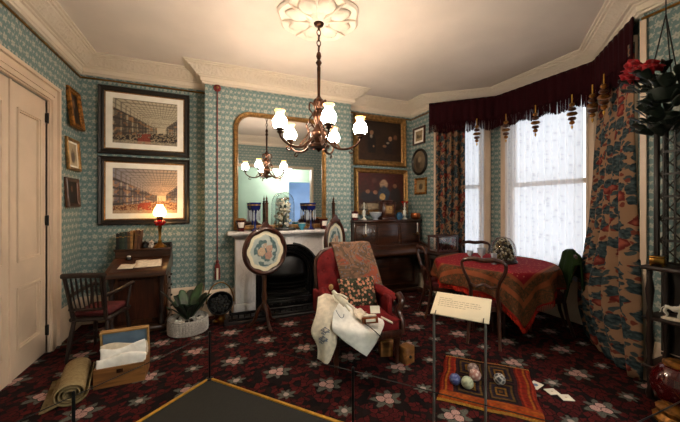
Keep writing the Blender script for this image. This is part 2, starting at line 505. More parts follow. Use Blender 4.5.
def cushion_print():
    o = xyz(objc()); p = vec(o[0], o[2], 0.0); d, c = voro(p, 31.0); k = xyz(c)
    g = mix(noise(p, 20.0, 2.0), (40, 42, 34), (66, 64, 48))
    g = mix(smooth(d, .46, .36)*gt(k[0], .40), g, mix(k[1], (176, 104, 84), (214, 160, 128)))
    d2, c2 = voro(p, 48.0); k2 = xyz(c2)
    return mix(smooth(d2, .3, .2)*gt(k2[0], .5), g, (98, 100, 72))
mat('cushion_print', fn=cushion_print, rough=.85, spec=.15)
def knit():
    o = objc(); n = noise(o, 120.0, 2.0)
    return mix(n, (18, 30, 15), (42, 60, 28)), bump(n, .6, .01)
mat('green_knit', fn=knit, rough=.95, spec=.1)
# ------------------------------------------------------------------ the room
XL, YB, YC, XR, ZC = -1.5, 4.54, 4.27, 3.27, 3.2
BX0, BX1, YR = -.12, 1.95, .4
P1, P2, P3, P4 = (3.27, 4.05), (4.05, 3.42), (4.05, 2.02), (3.27, 1.35)
LOOP = [(XL, YR), (XL, YB), (BX0, YB), (BX0, YC), (BX1, YC), (BX1, YB), (XR, YB), P1, P2, P3, P4, (XR, YR)]
def offset(path, d, closed=False):
    n = len(path); out = []
    for i in range(n):
        ns = []
        for a, b in (((i-1) % n, i), (i, (i+1) % n)):
            if not closed and (a > b): continue
            dx, dy = path[b][0]-path[a][0], path[b][1]-path[a][1]; l = math.hypot(dx, dy); ns.append((dy/l, -dx/l))
        if len(ns) == 1: m = ns[0]
        else:
            k = 1 + ns[0][0]*ns[1][0] + ns[0][1]*ns[1][1]
            m = ((ns[0][0]+ns[1][0])/k, (ns[0][1]+ns[1][1])/k)
        out.append((path[i][0]+m[0]*d, path[i][1]+m[1]*d))
    return out
def sweep(path, prof, closed=False):
    mb = MB(); n = len(path); m = len(prof)
    rows = [[(x, y, z) for x, y in offset(path, d, closed)] for d, z in prof]
    vs = [p for r in rows for p in r]; fs = []
    for j in range(m):
        for i in range(n if closed else n-1):
            a = j*n+i; b = j*n+(i+1) % n; j2 = (j+1) % m
            fs.append((a, b, j2*n+(i+1) % n, j2*n+i))
    if not closed:
        fs.append(tuple(j*n for j in range(m))); fs.append(tuple(j*n+n-1 for j in reversed(range(m))))
    return mb.add(vs, fs)
fl_ = MB().box(XL-.12, 4.2, YR, YB+.12, -.08, 0)
struct(obj('floor', fl_, 'carpet'))
cl_ = MB().box(XL-.12, 4.2, YR-.12, YB+.12, ZC, ZC+.08)
struct(obj('ceiling', cl_, 'ceiling_paint'))
D0, D1, DZ = 2.67, 3.79, 2.44          # double door in the left wall
struct(obj('wall_left', MB().box(XL-.12, XL, D1, YB+.12, 0, ZC).box(XL-.12, XL, YR-.12, D0, 0, ZC).box(XL-.12, XL, D0, D1, DZ, ZC), 'wallpaper'))
struct(obj('wall_back', MB().box(XL, BX0, YB, YB+.12, 0, ZC).box(BX1, XR+.12, YB, YB+.12, 0, ZC), 'wallpaper'))
FC, FH, FS = .94, .44, .48              # fireplace arch: centre, half width, spring height
struct(obj('wall_chimney', MB().box(BX0, FC-FH, YC, YB+.12, 0, ZC).box(FC+FH, BX1, YC, YB+.12, 0, ZC).box(FC-FH, FC+FH, YC, YB+.12, .96, ZC).box(FC-FH, FC+FH, YB, YB+.12, 0, .96), 'wallpaper'))
struct(obj('wall_right', MB().box(XR, XR+.12, P1[1], YB, 0, ZC).box(XR, XR+.12, YR-.12, P4[1], 0, ZC), 'wallpaper'))
def facet(a, b): l = math.hypot(b[0]-a[0], b[1]-a[1]); return l, math.atan2(b[1]-a[1], b[0]-a[0])
WZ0, WZ1 = .62, 2.78
OPEN = []
for k, (a, b, s0, s1) in enumerate(((P1, P2, .18, .82), (P2, P3, .21, 1.25), (P3, P4, .2, .84))):
    l, an = facet(a, b)
    e = .06
    mb = MB().box(-e*.4, s0, 0, .12, 0, ZC).box(s1, l+e*.4, 0, .12, 0, ZC).box(s0, s1, 0, .12, WZ1, ZC)
    wn = struct(obj('wall_bay_' + 'abc'[k], mb, 'wallpaper', loc=(*a, 0), rot=(0, 0, an)))
    ap = MB().box(s0, s1, 0, .12, 0, WZ0)
    n = 2 if k == 1 else 1
    struct(obj('trim_' + str(20+k), ap, 'cream_shade', loc=(*a, 0), rot=(0, 0, an)))
    for q in range(n):
        x0 = s0 + (s1-s0)*q/n + .06; x1 = s0 + (s1-s0)*(q+1)/n - .06
        f = MB()
        f.box(x0, x1, -.012, 0, .2, .23).box(x0, x1, -.012, 0, .53, .56).box(x0, x0+.03, -.012, 0, .23, .53).box(x1-.03, x1, -.012, 0, .23, .53)
        struct(obj('trim_' + str(30+k*2+q), f, 'cream_paint', loc=(*a, 0), rot=(0, 0, an)))
    OPEN.append((a, an, l, s0, s1))
    # the sash window itself
    w = bpy.data.objects.new('window_' + str(k+1), None); COL.objects.link(w); w.location = (*a, 0); w.rotation_euler = (0, 0, an)
    tag(w, ['narrow white sash window behind the left flowered curtain', 'wide white sash window behind lace in the middle of the bay', 'white sash window hidden by the right flowered curtain'][k], 'window', kind='structure')
    c = MB(); cw = .105
    c.box(s0-cw, s0, -.035, 0, 0, WZ1+cw, .006).box(s1, s1+cw, -.035, 0, 0, WZ1+cw, .006).box(s0, s1, -.035, 0, WZ1, WZ1+cw, .006)
    c.box(s0-cw+.015, s0-cw+.03, -.045, -.035, 0, WZ1+cw).box(s1+cw-.03, s1+cw-.015, -.045, -.035, 0, WZ1+cw)
    c.box(s0-.03, s0-.012, -.045, -.035, .6, WZ1).box(s1+.012, s1+.03, -.045, -.035, .6, WZ1)
    obj('casing', c, 'cream_paint', w)
    obj('sill', MB().box(s0-.05, s1+.05, -.10, .12, WZ0-.04, WZ0, .008), 'cream_paint', w)
    zm = 1.73
    for nm, z0, z1, yy in (('upper_sash', zm-.03, WZ1, .085), ('lower_sash', WZ0, zm+.03, .05)):
        r = .045
        f = MB().box(s0, s0+r, yy, yy+.035, z0, z1).box(s1-r, s1, yy, yy+.035, z0, z1).box(s0+r, s1-r, yy, yy+.035, z0, z0+r+.01).box(s0+r, s1-r, yy, yy+.035, z1-r, z1)
        so = obj(nm, f, 'cream_paint', w)
        obj('pane', MB().box(s0+r, s1-r, yy+.014, yy+.018, z0+r, z1-r), 'glass', so)
# lobby beyond the opening, seen only in the mirror
LX0, LX1, LY, LZ = XL-.12, 4.2, -2.4, 2.9
OX0, OX1, OZ = -1.1, 2.55, 2.5
struct(obj('wall_rear', MB().box(XL-.12, OX0, YR-.12, YR, 0, ZC).box(OX1, 4.2, YR-.12, YR, 0, ZC).box(OX0, OX1, YR-.12, YR, OZ, ZC), 'wallpaper'))
struct(obj('trim_9', MB().box(OX0, OX0+.06, YR-.14, YR+.02, 0, OZ).box(OX1-.06, OX1, YR-.14, YR+.02, 0, OZ).box(OX0+.06, OX1-.06, YR-.14, YR+.02, OZ-.06, OZ), 'cream_shade'))
struct(obj('wall_lobby', MB().box(LX0-.1, LX0, LY, YR-.12, 0, LZ).box(LX1, LX1+.1, LY, YR-.12, 0, LZ).box(LX0-.1, 2.5, LY-.1, LY, 0, LZ).box(3.4, LX1+.1, LY-.1, LY, 0, LZ).box(2.5, 3.4, LY-.1, LY, 2.3, LZ), 'lobby_wall'))
struct(obj('floor_lobby', MB().box(LX0-.1, LX1+.1, LY-.1, YR, -.08, 0), 'lobby_floor'))
struct(obj('ceiling_lobby', MB().box(LX0-.1, LX1+.1, LY-.1, YR-.12, LZ, LZ+.08).box(LX0-.1, LX1+.1, YR-.16, YR-.12, LZ, ZC+.08), 'ceiling_paint'))
lg = thing('pendant_globe', 'white globe ceiling lamp hanging in the bright lobby reflected in the mirror', 'lamp', (2.25, -1.5, 2.55))
obj('globe', MB().ball((0, 0, 0), .16, 20, 12), 'lobby_lamp', lg)
obj('stem', MB().tube([(0, 0, .15), (0, 0, .35)], .012), 'brass', lg)
struct(obj('wall_corridor', MB().box(1.6, 4.6, LY-1.5, LY-1.4, 0, 2.6), 'corridor_blue'))
struct(obj('floor_corridor', MB().box(1.6, 4.6, LY-1.4, LY-.1, -.08, 0), 'lobby_floor'))
# mouldings
CORN = [(0, ZC), (.235, ZC), (.235, 3.186), (.215, 3.182), (.210, 3.172), (.19, 3.168), (.185, 3.155), (.165, 3.148), (.115, 3.105), (.10, 3.098), (.098, 3.088), (.072, 3.084), (.068, 3.072), (.05, 3.068), (.048, 3.022), (.034, 3.016), (.03, 3.0), (0, 3.0)]
struct(obj('trim_1', sweep(LOOP, CORN, True), 'plaster', smooth=25))
RAIL = [(.008, 2.972), (.020, 2.972), (.026, 2.963), (.020, 2.954), (.008, 2.954)]
struct(obj('trim_2', sweep([(XL, YR), (XL, YB), (BX0, YB)], RAIL), 'brass'))
struct(obj('trim_3', sweep([(BX1, YB), (XR, YB), P1], RAIL), 'brass'))
struct(obj('trim_4', sweep([P4, (XR, YR)], RAIL), 'brass'))
BASE = [(0, 0), (.03, 0), (.03, .24), (.022, .26), (.026, .28), (.014, .31), (0, .33)]
struct(obj('baseboard_left', sweep([(XL, 3.96), (XL, YB), (BX0, YB), (BX0, YC), (.24, YC)], BASE), 'cream_paint'))
struct(obj('baseboard_back', sweep([(1.66, YC), (BX1, YC), (BX1, YB), (XR, YB), P1], BASE), 'cream_paint'))
struct(obj('baseboard_right', sweep([P4, (XR, YR)], BASE), 'cream_paint'))
struct(obj('trim_5', MB().box(XR-.02, XR, 1.32, 1.36, 0, 2.95), 'cream_paint'))
# double door
dr = bpy.data.objects.new('door_1', None); COL.objects.link(dr); dr.location = (XL, 0, 0)
tag(dr, 'cream painted panelled double door with wide moulded frame', 'door', kind='structure')
ar = MB()
for (d0, d1, t) in ((0, .17, .022), (.012, .042, .04), (.065, .085, .032), (.138, .17, .045)):
    ar.box(0, t, D1+d0, D1+d1, 0, DZ+d1).box(0, t, D0-d1, D0-d0, 0, DZ+d1).box(0, t, D0-d0, D1+d0, DZ+d0, DZ+d1)
ar.box(-.12, 0, D1, D1+.012, 0, DZ+.01).box(-.12, 0, D0-.012, D0, 0, DZ+.01)
obj('architrave', ar, 'cream_paint', dr)
mid = (D0+D1)/2
for y0, y1, hy in ((mid+.003, D1-.001, D1), (D0+.001, mid-.003, D0)):
    lf = MB(); st = .095
    lf.box(-.06, -.03, y0, y1, .008, DZ-.006)
    zs = [(.0+.008, .22), (.74, .95), (2.24, DZ-.006)]
    for z0, z1 in zs: lf.box(-.03, -.014, y0+st, y1-st, z0, z1)
    lf.box(-.03, -.014, y0, y0+st, .008, DZ-.006).box(-.03, -.014, y1-st, y1, .008, DZ-.006)
    o = obj('leaf', lf, 'cream_paint', dr)
    for z0, z1 in ((.22, .74), (.95, 2.24)):
        a0, a1 = y0+st, y1-st; p = MB()
        p.box(-.03, -.024, a0+.05, a1-.05, z0+.05, z1-.05)
        m = .028
        for q, xx in ((m, -.012), (m*.55, -.002)):
            p.box(-.03, xx, a0, a0+q, z0, z1).box(-.03, xx, a1-q, a1, z0, z1).box(-.03, xx, a0+q, a1-q, z0, z0+q).box(-.03, xx, a0+q, a1-q, z1-q, z1)
        obj('panel', p, 'cream_paint', o)
    for z in (.22, 1.28, 2.27):
        obj('hinge', MB().box(-.014, .006, hy-.012, hy+.012, z-.045, z+.045).tube([(.004, hy, z-.05), (.004, hy, z+.05)], .008), 'black_metal', o)
obj('bead', MB().box(-.014, -.002, mid-.012, mid+.012, .008, DZ-.006), 'cream_paint', dr)
# ceiling rose
RX, RY = .906, 2.71
rs = thing('ceiling_rose', 'round white plaster ceiling rose with leaf lobes above the chandelier', 'ceiling rose', (RX, RY, ZC))
obj('disc', MB().lathe([(.375, 0), (.38, -.012), (.36, -.03), (.33, -.022), (.30, -.02), (.12, -.03), (.10, -.05), (.06, -.06), (.0001, -.06)], 48, lobes=8, amp=.035), 'rose_plaster', rs)
for k in range(8):
    t = 2*PI*k/8
    lf = MB().grid(6, 8, lambda s, q: ((.11 + .21*q), (s-.5)*.19*math.sin(PI*min(1, .12+q*.86))**.7, -.024 - .028*math.sin(PI*s)**.6*math.sin(PI*q)**.5 + .012*math.exp(-((s-.5)/.06)**2)))
    obj('leaf_lobe', lf, 'rose_plaster', rs, rot=(0, 0, t), solid=.006)
for k in range(8):
    t = 2*PI*(k+.5)/8
    obj('leaf_rib', MB().tube(bez([(.08, 0, -.05), (.2, 0, -.04), (.35, 0, -.034)], 5), [.016-.0008*i for i in range(11)], 6), 'rose_plaster', rs, rot=(0, 0, t))
# ------------------------------------------------------------------ framed pictures
def framed(name, label, cat, loc, rz, w, h, fw, dep, fm, art, nx=40, ny=40, mount=0, slip=0, tilt=0.0, group=None, oval=False, ghost=None):
    t = thing(name, label, cat, loc, rz, group, rx=tilt)
    def ring(w0, h0, w1, h1, y0, y1, prof=True):
        mb = MB()
        if oval:
            n = 40; vs = []; fs = []
            ws = [(w0, h0, y1), (w0, h0, y0*.6+y1*.4), ((w0+w1)/2, (h0+h1)/2, y0), (w1, h1, y0*.5+y1*.5), (w1, h1, y1)]
            for a, b, y in ws:
                for i in range(n): vs.append((a/2*math.cos(2*PI*i/n), y, b/2*math.sin(2*PI*i/n)))
            for j in range(4):
                for i in range(n): fs.append((j*n+i, j*n+(i+1) % n, (j+1)*n+(i+1) % n, (j+1)*n+i))
            return mb.add(vs, fs)
        ws = [(w0, h0, y1), (w0, h0, y0+.25*(y1-y0)), (w0*.85+w1*.15, h0*.85+h1*.15, y0), ((w0+w1)/2, (h0+h1)/2, y0+.3*(y1-y0)), (w0*.2+w1*.8, h0*.2+h1*.8, y0+.2*(y1-y0)), (w1, h1, y0+.5*(y1-y0)), (w1, h1, y1)]
        vs = []; fs = []
        for a, b, y in ws: vs += [(-a/2, y, -b/2), (a/2, y, -b/2), (a/2, y, b/2), (-a/2, y, b/2)]
        for j in range(len(ws)-1):
            for i in range(4): fs.append((j*4+i, j*4+(i+1) % 4, (j+1)*4+(i+1) % 4, (j+1)*4+i))
        return mb.add(vs, fs)
    obj('frame', ring(w, h, w-2*fw, h-2*fw, -dep, 0), fm, t, smooth=20)
    iw, ih = w-2*fw, h-2*fw
    if slip:
        obj('gilt_slip', ring(iw, ih, iw-2*slip, ih-2*slip, -dep*.55, -.003), 'gilt', t, smooth=20); iw -= 2*slip; ih -= 2*slip
    if mount:
        mw = mount if isinstance(mount, tuple) else (mount, mount)
        m = MB(); y = -dep*.40; pw, ph = iw-2*mw[0], ih-2*mw[1]
        m.box(-iw/2, -pw/2, y, -.002, -ih/2, ih/2).box(pw/2, iw/2, y, -.002, -ih/2, ih/2).box(-pw/2, pw/2, y, -.002, -ih/2, -ph/2).box(-pw/2, pw/2, y, -.002, ph/2, ih/2)
        obj('mount', m, 'mount_board', t); iw, ih = pw, ph
    p = MB(); yy = -dep*.30
    if oval:
        p.grid(nx, ny, lambda s, q: (iw/2*q*math.cos(2*PI*s), yy - .02*(1-q*q), ih/2*q*math.sin(2*PI*s)), col=lambda s, q: art(.5+.5*q*math.cos(2*PI*s), .5+.5*q*math.sin(2*PI*s)))
    else:
        p.grid(nx, ny, lambda s, q: ((s-.5)*iw, yy, (q-.5)*ih), col=art)
    obj('picture', p, 'paint_col', t)
    if not oval: obj('backing', MB().box(-w/2+fw*.5, w/2-fw*.5, -.006, 0, -h/2+fw*.5, h/2-fw*.5), 'ebony', t)
    return t
def hall_print(warm, seed):
    def f(s, t):                       # a long glass-roofed hall seen in perspective, galleries left, crowd below
        vx, vy = .74, .36; dx, dy = s-vx, t-vy
        n = vn(s*75, t*75, seed); n2 = vn(s*24, t*24, seed+3); n3 = vn(s*9, t*9, seed+6)
        k = max(abs(dx), abs(dy)*1.1, .04); dep = math.log(k)*5
        if dy > .05 and dy > abs(dx)*(.62 if dx < 0 else 1.1)-.02:
            c = (206, 194, 168) if not warm else mixc((150, 146, 160), (224, 186, 150), s)
            if (dep*1.6) % 1 < .25: c = mixc(c, (120, 110, 98), .7)
            if (math.atan2(dy, dx)*10) % 1 < .18: c = mixc(c, (104, 96, 88), .7)
            return mixc(c, (100, 92, 86), n*.25)
        if dy < -.08 - abs(dx)*.16:
            c = mixc((170, 150, 120), (44, 38, 38), 1 if n > .42 else .1)
            if warm: c = mixc((196, 160, 120), (104, 60, 42), 1 if n > .5 else .2)
            if abs(s-.47) < .10 and n2 > .42: c = mixc(c, (150, 56, 40), .8)
            if t < .07: c = mixc(c, (186, 174, 150), .65)
            return c
        c = mixc((150, 136, 112), (70, 62, 58), n)
        if warm: c = mixc((150, 132, 126), (86, 80, 96), n)
        if (dep*1.2) % 1 < .22: c = mixc(c, (226, 214, 186), .6)
        if (dy/(abs(dx)+.06)*4.2) % 1 < .24: c = mixc(c, (50, 44, 42), .65)
        if n3 > .62: c = mixc(c, (52, 46, 46), .5)
        if n2 > .72: c = mixc(c, (190, 130, 84), .5)
        if abs(dx) < .07: c = mixc(c, (232, 218, 188), .75)
        return c
    return f
framed('framed_print', 'upper black framed print of a grey glass-roofed exhibition hall with crowds', 'picture', (-.815, YB-.002, 2.485), 0, 1.0, .84, .062, .035, 'ebony', hall_print(False, 1), 120, 80, (.070, .066), .014, -.01, 'hall prints above the desk')
framed('framed_print', 'lower black framed print of a vaulted hall, behind the lit oil lamp', 'picture', (-.815, YB-.002, 1.61), 0, 1.0, .85, .062, .035, 'ebony', hall_print(True, 5), 120, 80, (.070, .066), .014, -.01, 'hall prints above the desk')
def blobs(bg, items, grain=.25, sd=1):
    def f(s, t):
        c = mixc(bg[0], bg[1], t + (vn(s*7, t*7, sd)-.5)*.8)
        for (x, y, rx, ry, col) in items:
            d = math.hypot((s-x)/rx, (t-y)/ry) + (vn(s*18, t*18, sd+2)-.5)*.18
            if d < 1.05: c = mixc(c, col, min(1, (1.05-d)*4))
        return mixc(c, (12, 9, 7), vn(s*26, t*26, sd+5)*grain*.7)
    return f
SK = (170, 124, 92)
p_up = blobs(((66, 42, 27), (42, 27, 18)), [(.3, .40, .10, .36, (26, 20, 20)), (.3, .70, .045, .07, SK), (.29, .60, .03, .05, (150, 140, 125)), (.72, .34, .16, .30, (36, 26, 24)), (.74, .58, .05, .07, SK), (.86, .62, .05, .08, (140, 94, 66)), (.86, .36, .10, .22, (48, 28, 20)), (.34, .36, .02, .03, SK), (.60, .38, .05, .04, (150, 108, 80)), (.68, .47, .04, .03, (176, 160, 140)), (.5, .1, .6, .10, (58, 36, 22)), (.1, .5, .06, .3, (58, 34, 22))], .4, 3)
p_lo = blobs(((60, 36, 26), (78, 30, 24)), [(.55, .70, .10, .14, (176, 140, 110)), (.55, .42, .14, .24, (52, 62, 76)), (.52, .36, .07, .10, (196, 158, 96)), (.22, .36, .2, .16, (44, 40, 46)), (.2, .50, .05, .06, (142, 100, 76)), (.36, .48, .05, .06, (156, 110, 84)), (.82, .40, .12, .26, (44, 36, 36)), (.8, .66, .05, .07, (140, 98, 72)), (.3, .10, .3, .10, (170, 150, 124)), (.66, .13, .2, .08, (104, 84, 70)), (.35, .80, .06, .08, (90, 52, 44))], .35, 9)
framed('oil_painting', 'upper gilt framed dark oil painting of people in black, above the piano', 'painting', (2.62, YB-.004, 2.53), 0, 1.02, .86, .095, .06, 'gilt', p_up, 110, 90, 0, 0, -.02, 'oil paintings above the piano')
framed('oil_painting', 'lower gilt framed oil painting of a family group standing on the piano', 'painting', (2.645, YB-.004, 1.665), 0, 1.04, .78, .075, .06, 'gilt', p_lo, 110, 90, 0, 0, -.03, 'oil paintings above the piano')
port = blobs(((60, 44, 32), (40, 30, 24)), [(.5, .35, .3, .35, (30, 24, 24)), (.5, .66, .12, .15, (150, 112, 84))], .3, 4)
port2 = blobs(((206, 188, 156), (190, 172, 140)), [(.5, .4, .26, .3, (104, 92, 80)), (.5, .66, .1, .12, (150, 128, 104))], .2, 6)
land = blobs(((190, 168, 128), (168, 146, 112)), [(.5, .4, .4, .16, (108, 90, 66)), (.3, .5, .14, .2, (86, 72, 54)), (.7, .45, .16, .12, (124, 100, 72))], .25, 8)
framed('small_picture', 'dark portrait in a scalloped gilt frame, topmost beside the door', 'picture', (XL+.012, 4.33, 2.52), PI/2, .30, .44, .05, .045, 'old_gilt', port, 16, 20, 0, 0, -.12, 'small pictures beside the door')
framed('small_picture', 'pale drawing in a bright gilt frame, middle one beside the door', 'picture', (XL+.008, 4.31, 2.0), PI/2, .32, .36, .035, .03, 'gilt', port2, 16, 20, .02, 0, -.06, 'small pictures beside the door')
framed('small_picture', 'brown picture in a dull wooden frame, lowest beside the door', 'picture', (XL+.008, 4.29, 1.57), PI/2, .32, .33, .04, .03, 'walnut', port, 16, 20, 0, 0, -.06, 'small pictures beside the door')
framed('small_picture', 'small landscape in dark frame with pale mount, left of the valance', 'picture', (XR-.004, 4.295, 2.63), -PI/2, .32, .30, .03, .03, 'mahogany', land, 20, 16, .035, 0, -.03, 'small pictures beside the bay')
framed('oval_picture', 'oval glass-domed picture in a dark wooden frame beside the bay', 'picture', (XR-.004, 4.285, 2.18), -PI/2, .42, .46, .045, .04, 'ebony', blobs(((96, 82, 66), (130, 112, 90)), [(.45, .45, .2, .3, (70, 56, 44)), (.6, .6, .15, .15, (150, 132, 108))], .3, 2), 28, 10, 0, 0, 0, None, True)
framed('small_picture', 'small gilt framed sketch hanging below the oval picture', 'picture', (XR-.004, 4.25, 1.76), -PI/2, .31, .28, .035, .03, 'old_gilt', blobs(((176, 152, 112), (160, 138, 100)), [(.5, .45, .22, .26, (70, 58, 46)), (.62, .55, .1, .12, (90, 76, 60))], .2, 5), 16, 16, 0, 0, -.03, 'small pictures beside the bay')
# ------------------------------------------------------------------ overmantel mirror and fireplace
MX0, MX1, MZ0, MZ1 = .23, 1.53, 1.10, 2.69
def mirror_outline(i, n=10):
    x0, x1, z0, z1 = MX0+i, MX1-i, MZ0+i, MZ1-i; r = .22-i*.8
    P = [(x0, z0), (x1, z0)]
    P += [(x1-r+r*math.cos(a), z1-r+r*math.sin(a)) for a in [PI/2*k/n for k in range(n+1)]]
    P += [(x0+r-r*math.sin(a), z1-r+r*math.cos(a)) for a in [PI/2*k/n for k in range(n+1)]]
    return P
mr = thing('overmantel_mirror', 'tall gilt framed mirror with rounded top above the mantelpiece', 'mirror', (0, YC, 0))
fr = MB(); rings = [(0, 0), (0, -.04), (.015, -.055), (.035, -.045), (.045, -.05), (.055, -.03), (.06, -.008)]
vs = []; n0 = len(mirror_outline(0))
for d, y in rings: vs += [(x, y, z) for x, z in mirror_outline(d)]
fs = [(j*n0+i, j*n0+(i+1) % n0, (j+1)*n0+(i+1) % n0, (j+1)*n0+i) for j in range(len(rings)-1) for i in range(n0)]
obj('frame', fr.add(vs, fs), 'gilt', mr, smooth=30)
obj('glass', MB().add([(x, -.010, z) for x, z in mirror_outline(.058)], [tuple(range(n0))]), 'mirror_glass', mr, smooth=0)
bd = MB(); ol = mirror_outline(.028); acc = []
for i in range(n0):
    a, b = ol[i], ol[(i+1) % n0]; l = math.hypot(b[0]-a[0], b[1]-a[1]); m = max(1, int(l/.03))
    acc += [(a[0]+(b[0]-a[0])*k/m, a[1]+(b[1]-a[1])*k/m) for k in range(m)]
for x, z in acc: bd.ball((x, -.05, z), .012, 6, 4)
tag(obj('beading', bd, 'gilt', mr), kind='stuff')
YM = 4.10                                # face of the marble
mp = thing('marble_mantelpiece', 'white veined marble chimneypiece with arched opening and shelf', 'mantelpiece', (0, 0, 0))
ap = MB(); n = 20; x0, x1, zt = .24, 1.66, 1.0
arc = [(FC-FH, 0), (FC-FH, FS)] + [(FC-FH*math.cos(PI*k/n), FS+FH*math.sin(PI*k/n)) for k in range(1, n)] + [(FC+FH, FS), (FC+FH, 0)]
out = []
for x, z in arc:
    if z <= FS: out.append((x0 if x < FC else x1, z))
    else:
        dx, dz = (x-FC)/FH, (z-FS)/FH; k = min(((x1-FC) if dx > 0 else (FC-x0))/max(abs(dx), 1e-6), (zt-FS)/max(dz, 1e-6)); out.append((FC+dx*k, FS+dz*k))
m = len(arc)
for ya, yb in ((YM, YC+.002),):
    vs = [(x, ya, z) for x, z in arc] + [(x, ya, z) for x, z in out] + [(x, yb, z) for x, z in arc] + [(x, yb, z) for x, z in out]
    fs = [(i, i+1, m+i+1, m+i) for i in range(m-1)] + [(2*m+i, 3*m+i, 3*m+i+1, 2*m+i+1) for i in range(m-1)] + [(i, 2*m+i, 2*m+i+1, i+1) for i in range(m-1)] + [(m+i, m+i+1, 3*m+i+1, 3*m+i) for i in range(m-1)]
    ap.add(vs, fs)
obj('surround', ap, 'marble', mp, smooth=20)
obj('frieze', MB().box(.24, 1.66, YM, YC, 1.0, 1.045).box(.2, 1.7, YM-.05, YC, 1.02, 1.045, .006), 'marble', mp)
obj('shelf', MB().box(.15, 1.77, 4.0, YC, 1.045, 1.09, .008), 'marble', mp)
for xa, xb in ((.22, .48), (1.40, 1.68)):
    obj('jamb', MB().box(xa+.02, xb-.02, YM-.02, YM, .16, .99, .006).box(xa, xb, YM-.03, YM, 0, .16, .006), 'marble', mp)
kp = MB().prism([(FC-.06, 1.0), (FC-.045, .90), (FC+.045, .90), (FC+.06, 1.0)], YM-.035, YM)
obj('keystone', kp, 'marble', mp)
gr = thing('fire_grate', 'black cast iron arched register grate set in the marble fireplace', 'grate', (0, 0, 0))
def arch(r, y, zs=FS, n=18, z0=0.0): return [(FC-r, y, z0)] + [(FC-r*math.cos(PI*k/n), y, zs+r*math.sin(PI*k/n)) for k in range(n+1)] + [(FC+r, y, z0)]
for r, y, q in ((FH-.02, YM+.005, .026), (FH-.065, YM+.03, .022), (FH-.105, YM+.06, .018), (FH-.14, YM+.08, .014)):
    obj('arch_moulding', MB().tube(arch(r, y), q, 6), 'cast_iron', gr)
bp = MB()
for y, ra, rb, y2 in ((YM+.06, FH, .30, YM+.12),):
    A = arch(ra, y); B = arch(rb, y2); m = len(A)
    bp.add(A+B, [(i, i+1, m+i+1, m+i) for i in range(m-1)])
obj('splay', bp, 'cast_iron', gr)
obj('fireback', MB().box(FC-.36, FC+.36, 4.44, 4.52, 0, .94).box(FC-.36, FC-.31, 4.22, 4.44, 0, .9).box(FC+.31, FC+.36, 4.22, 4.44, 0, .9).box(FC-.36, FC+.36, 4.22, 4.44, .88, .93), 'soot', gr)
obj('hood', MB().grid(12, 6, lambda s, t: (FC-.27*math.cos(PI*s), 4.22 - .10*math.sin(PI*s)*(1-t), .44 + .30*t*math.sin(PI*s)**.5 + .0), ), 'cast_iron', gr, solid=.012)
for z in (.22, .27, .32, .37):
    obj('bar', MB().tube([(FC-.27*math.cos(PI*k/12), 4.2-.13*math.sin(PI*k/12), z) for k in range(13)], .009, 6), 'cast_iron', gr)
obj('front_plate', MB().box(FC-.33, FC+.33, 4.08, 4.13, .03, .17, .006).box(FC-.28, FC+.28, 4.065, 4.08, .06, .14, .004), 'cast_iron', gr)
for k in range(9): obj('stud', MB().ball((FC-.24+.06*k, 4.063, .10), .016, 8, 5), 'cast_iron', gr)
obj('ash_tray', MB().box(FC-.3, FC+.3, 4.1, 4.44, 0, .2), 'soot', gr)
tag(obj('hearth_slab', MB().box(.1, 1.8, 3.80, YM+.02, 0, .035, .006), 'slate'), 'dark slate hearth slab in front of the fireplace', 'hearth')
fd = thing('fender', 'low black iron fender around the hearth', 'fender', (0, 0, .035))
obj('rail', MB().box(.16, 1.74, 3.83, 3.86, .07, .1, .008).box(.16, .19, 3.86, 4.05, .07, .1, .008).box(1.71, 1.74, 3.86, 4.05, .07, .1, .008), 'cast_iron', fd)
obj('kerb', MB().box(.15, 1.75, 3.82, 3.87, 0, .03, .006).box(.15, .2, 3.87, 4.05, 0, .03, .006).box(1.7, 1.75, 3.87, 4.05, 0, .03, .006), 'cast_iron', fd)
for k in range(22): obj('spindle', MB().tube([(.19+k*.0724, 3.845, .02), (.19+k*.0724, 3.845, .08)], .008, 6), 'cast_iron', fd)
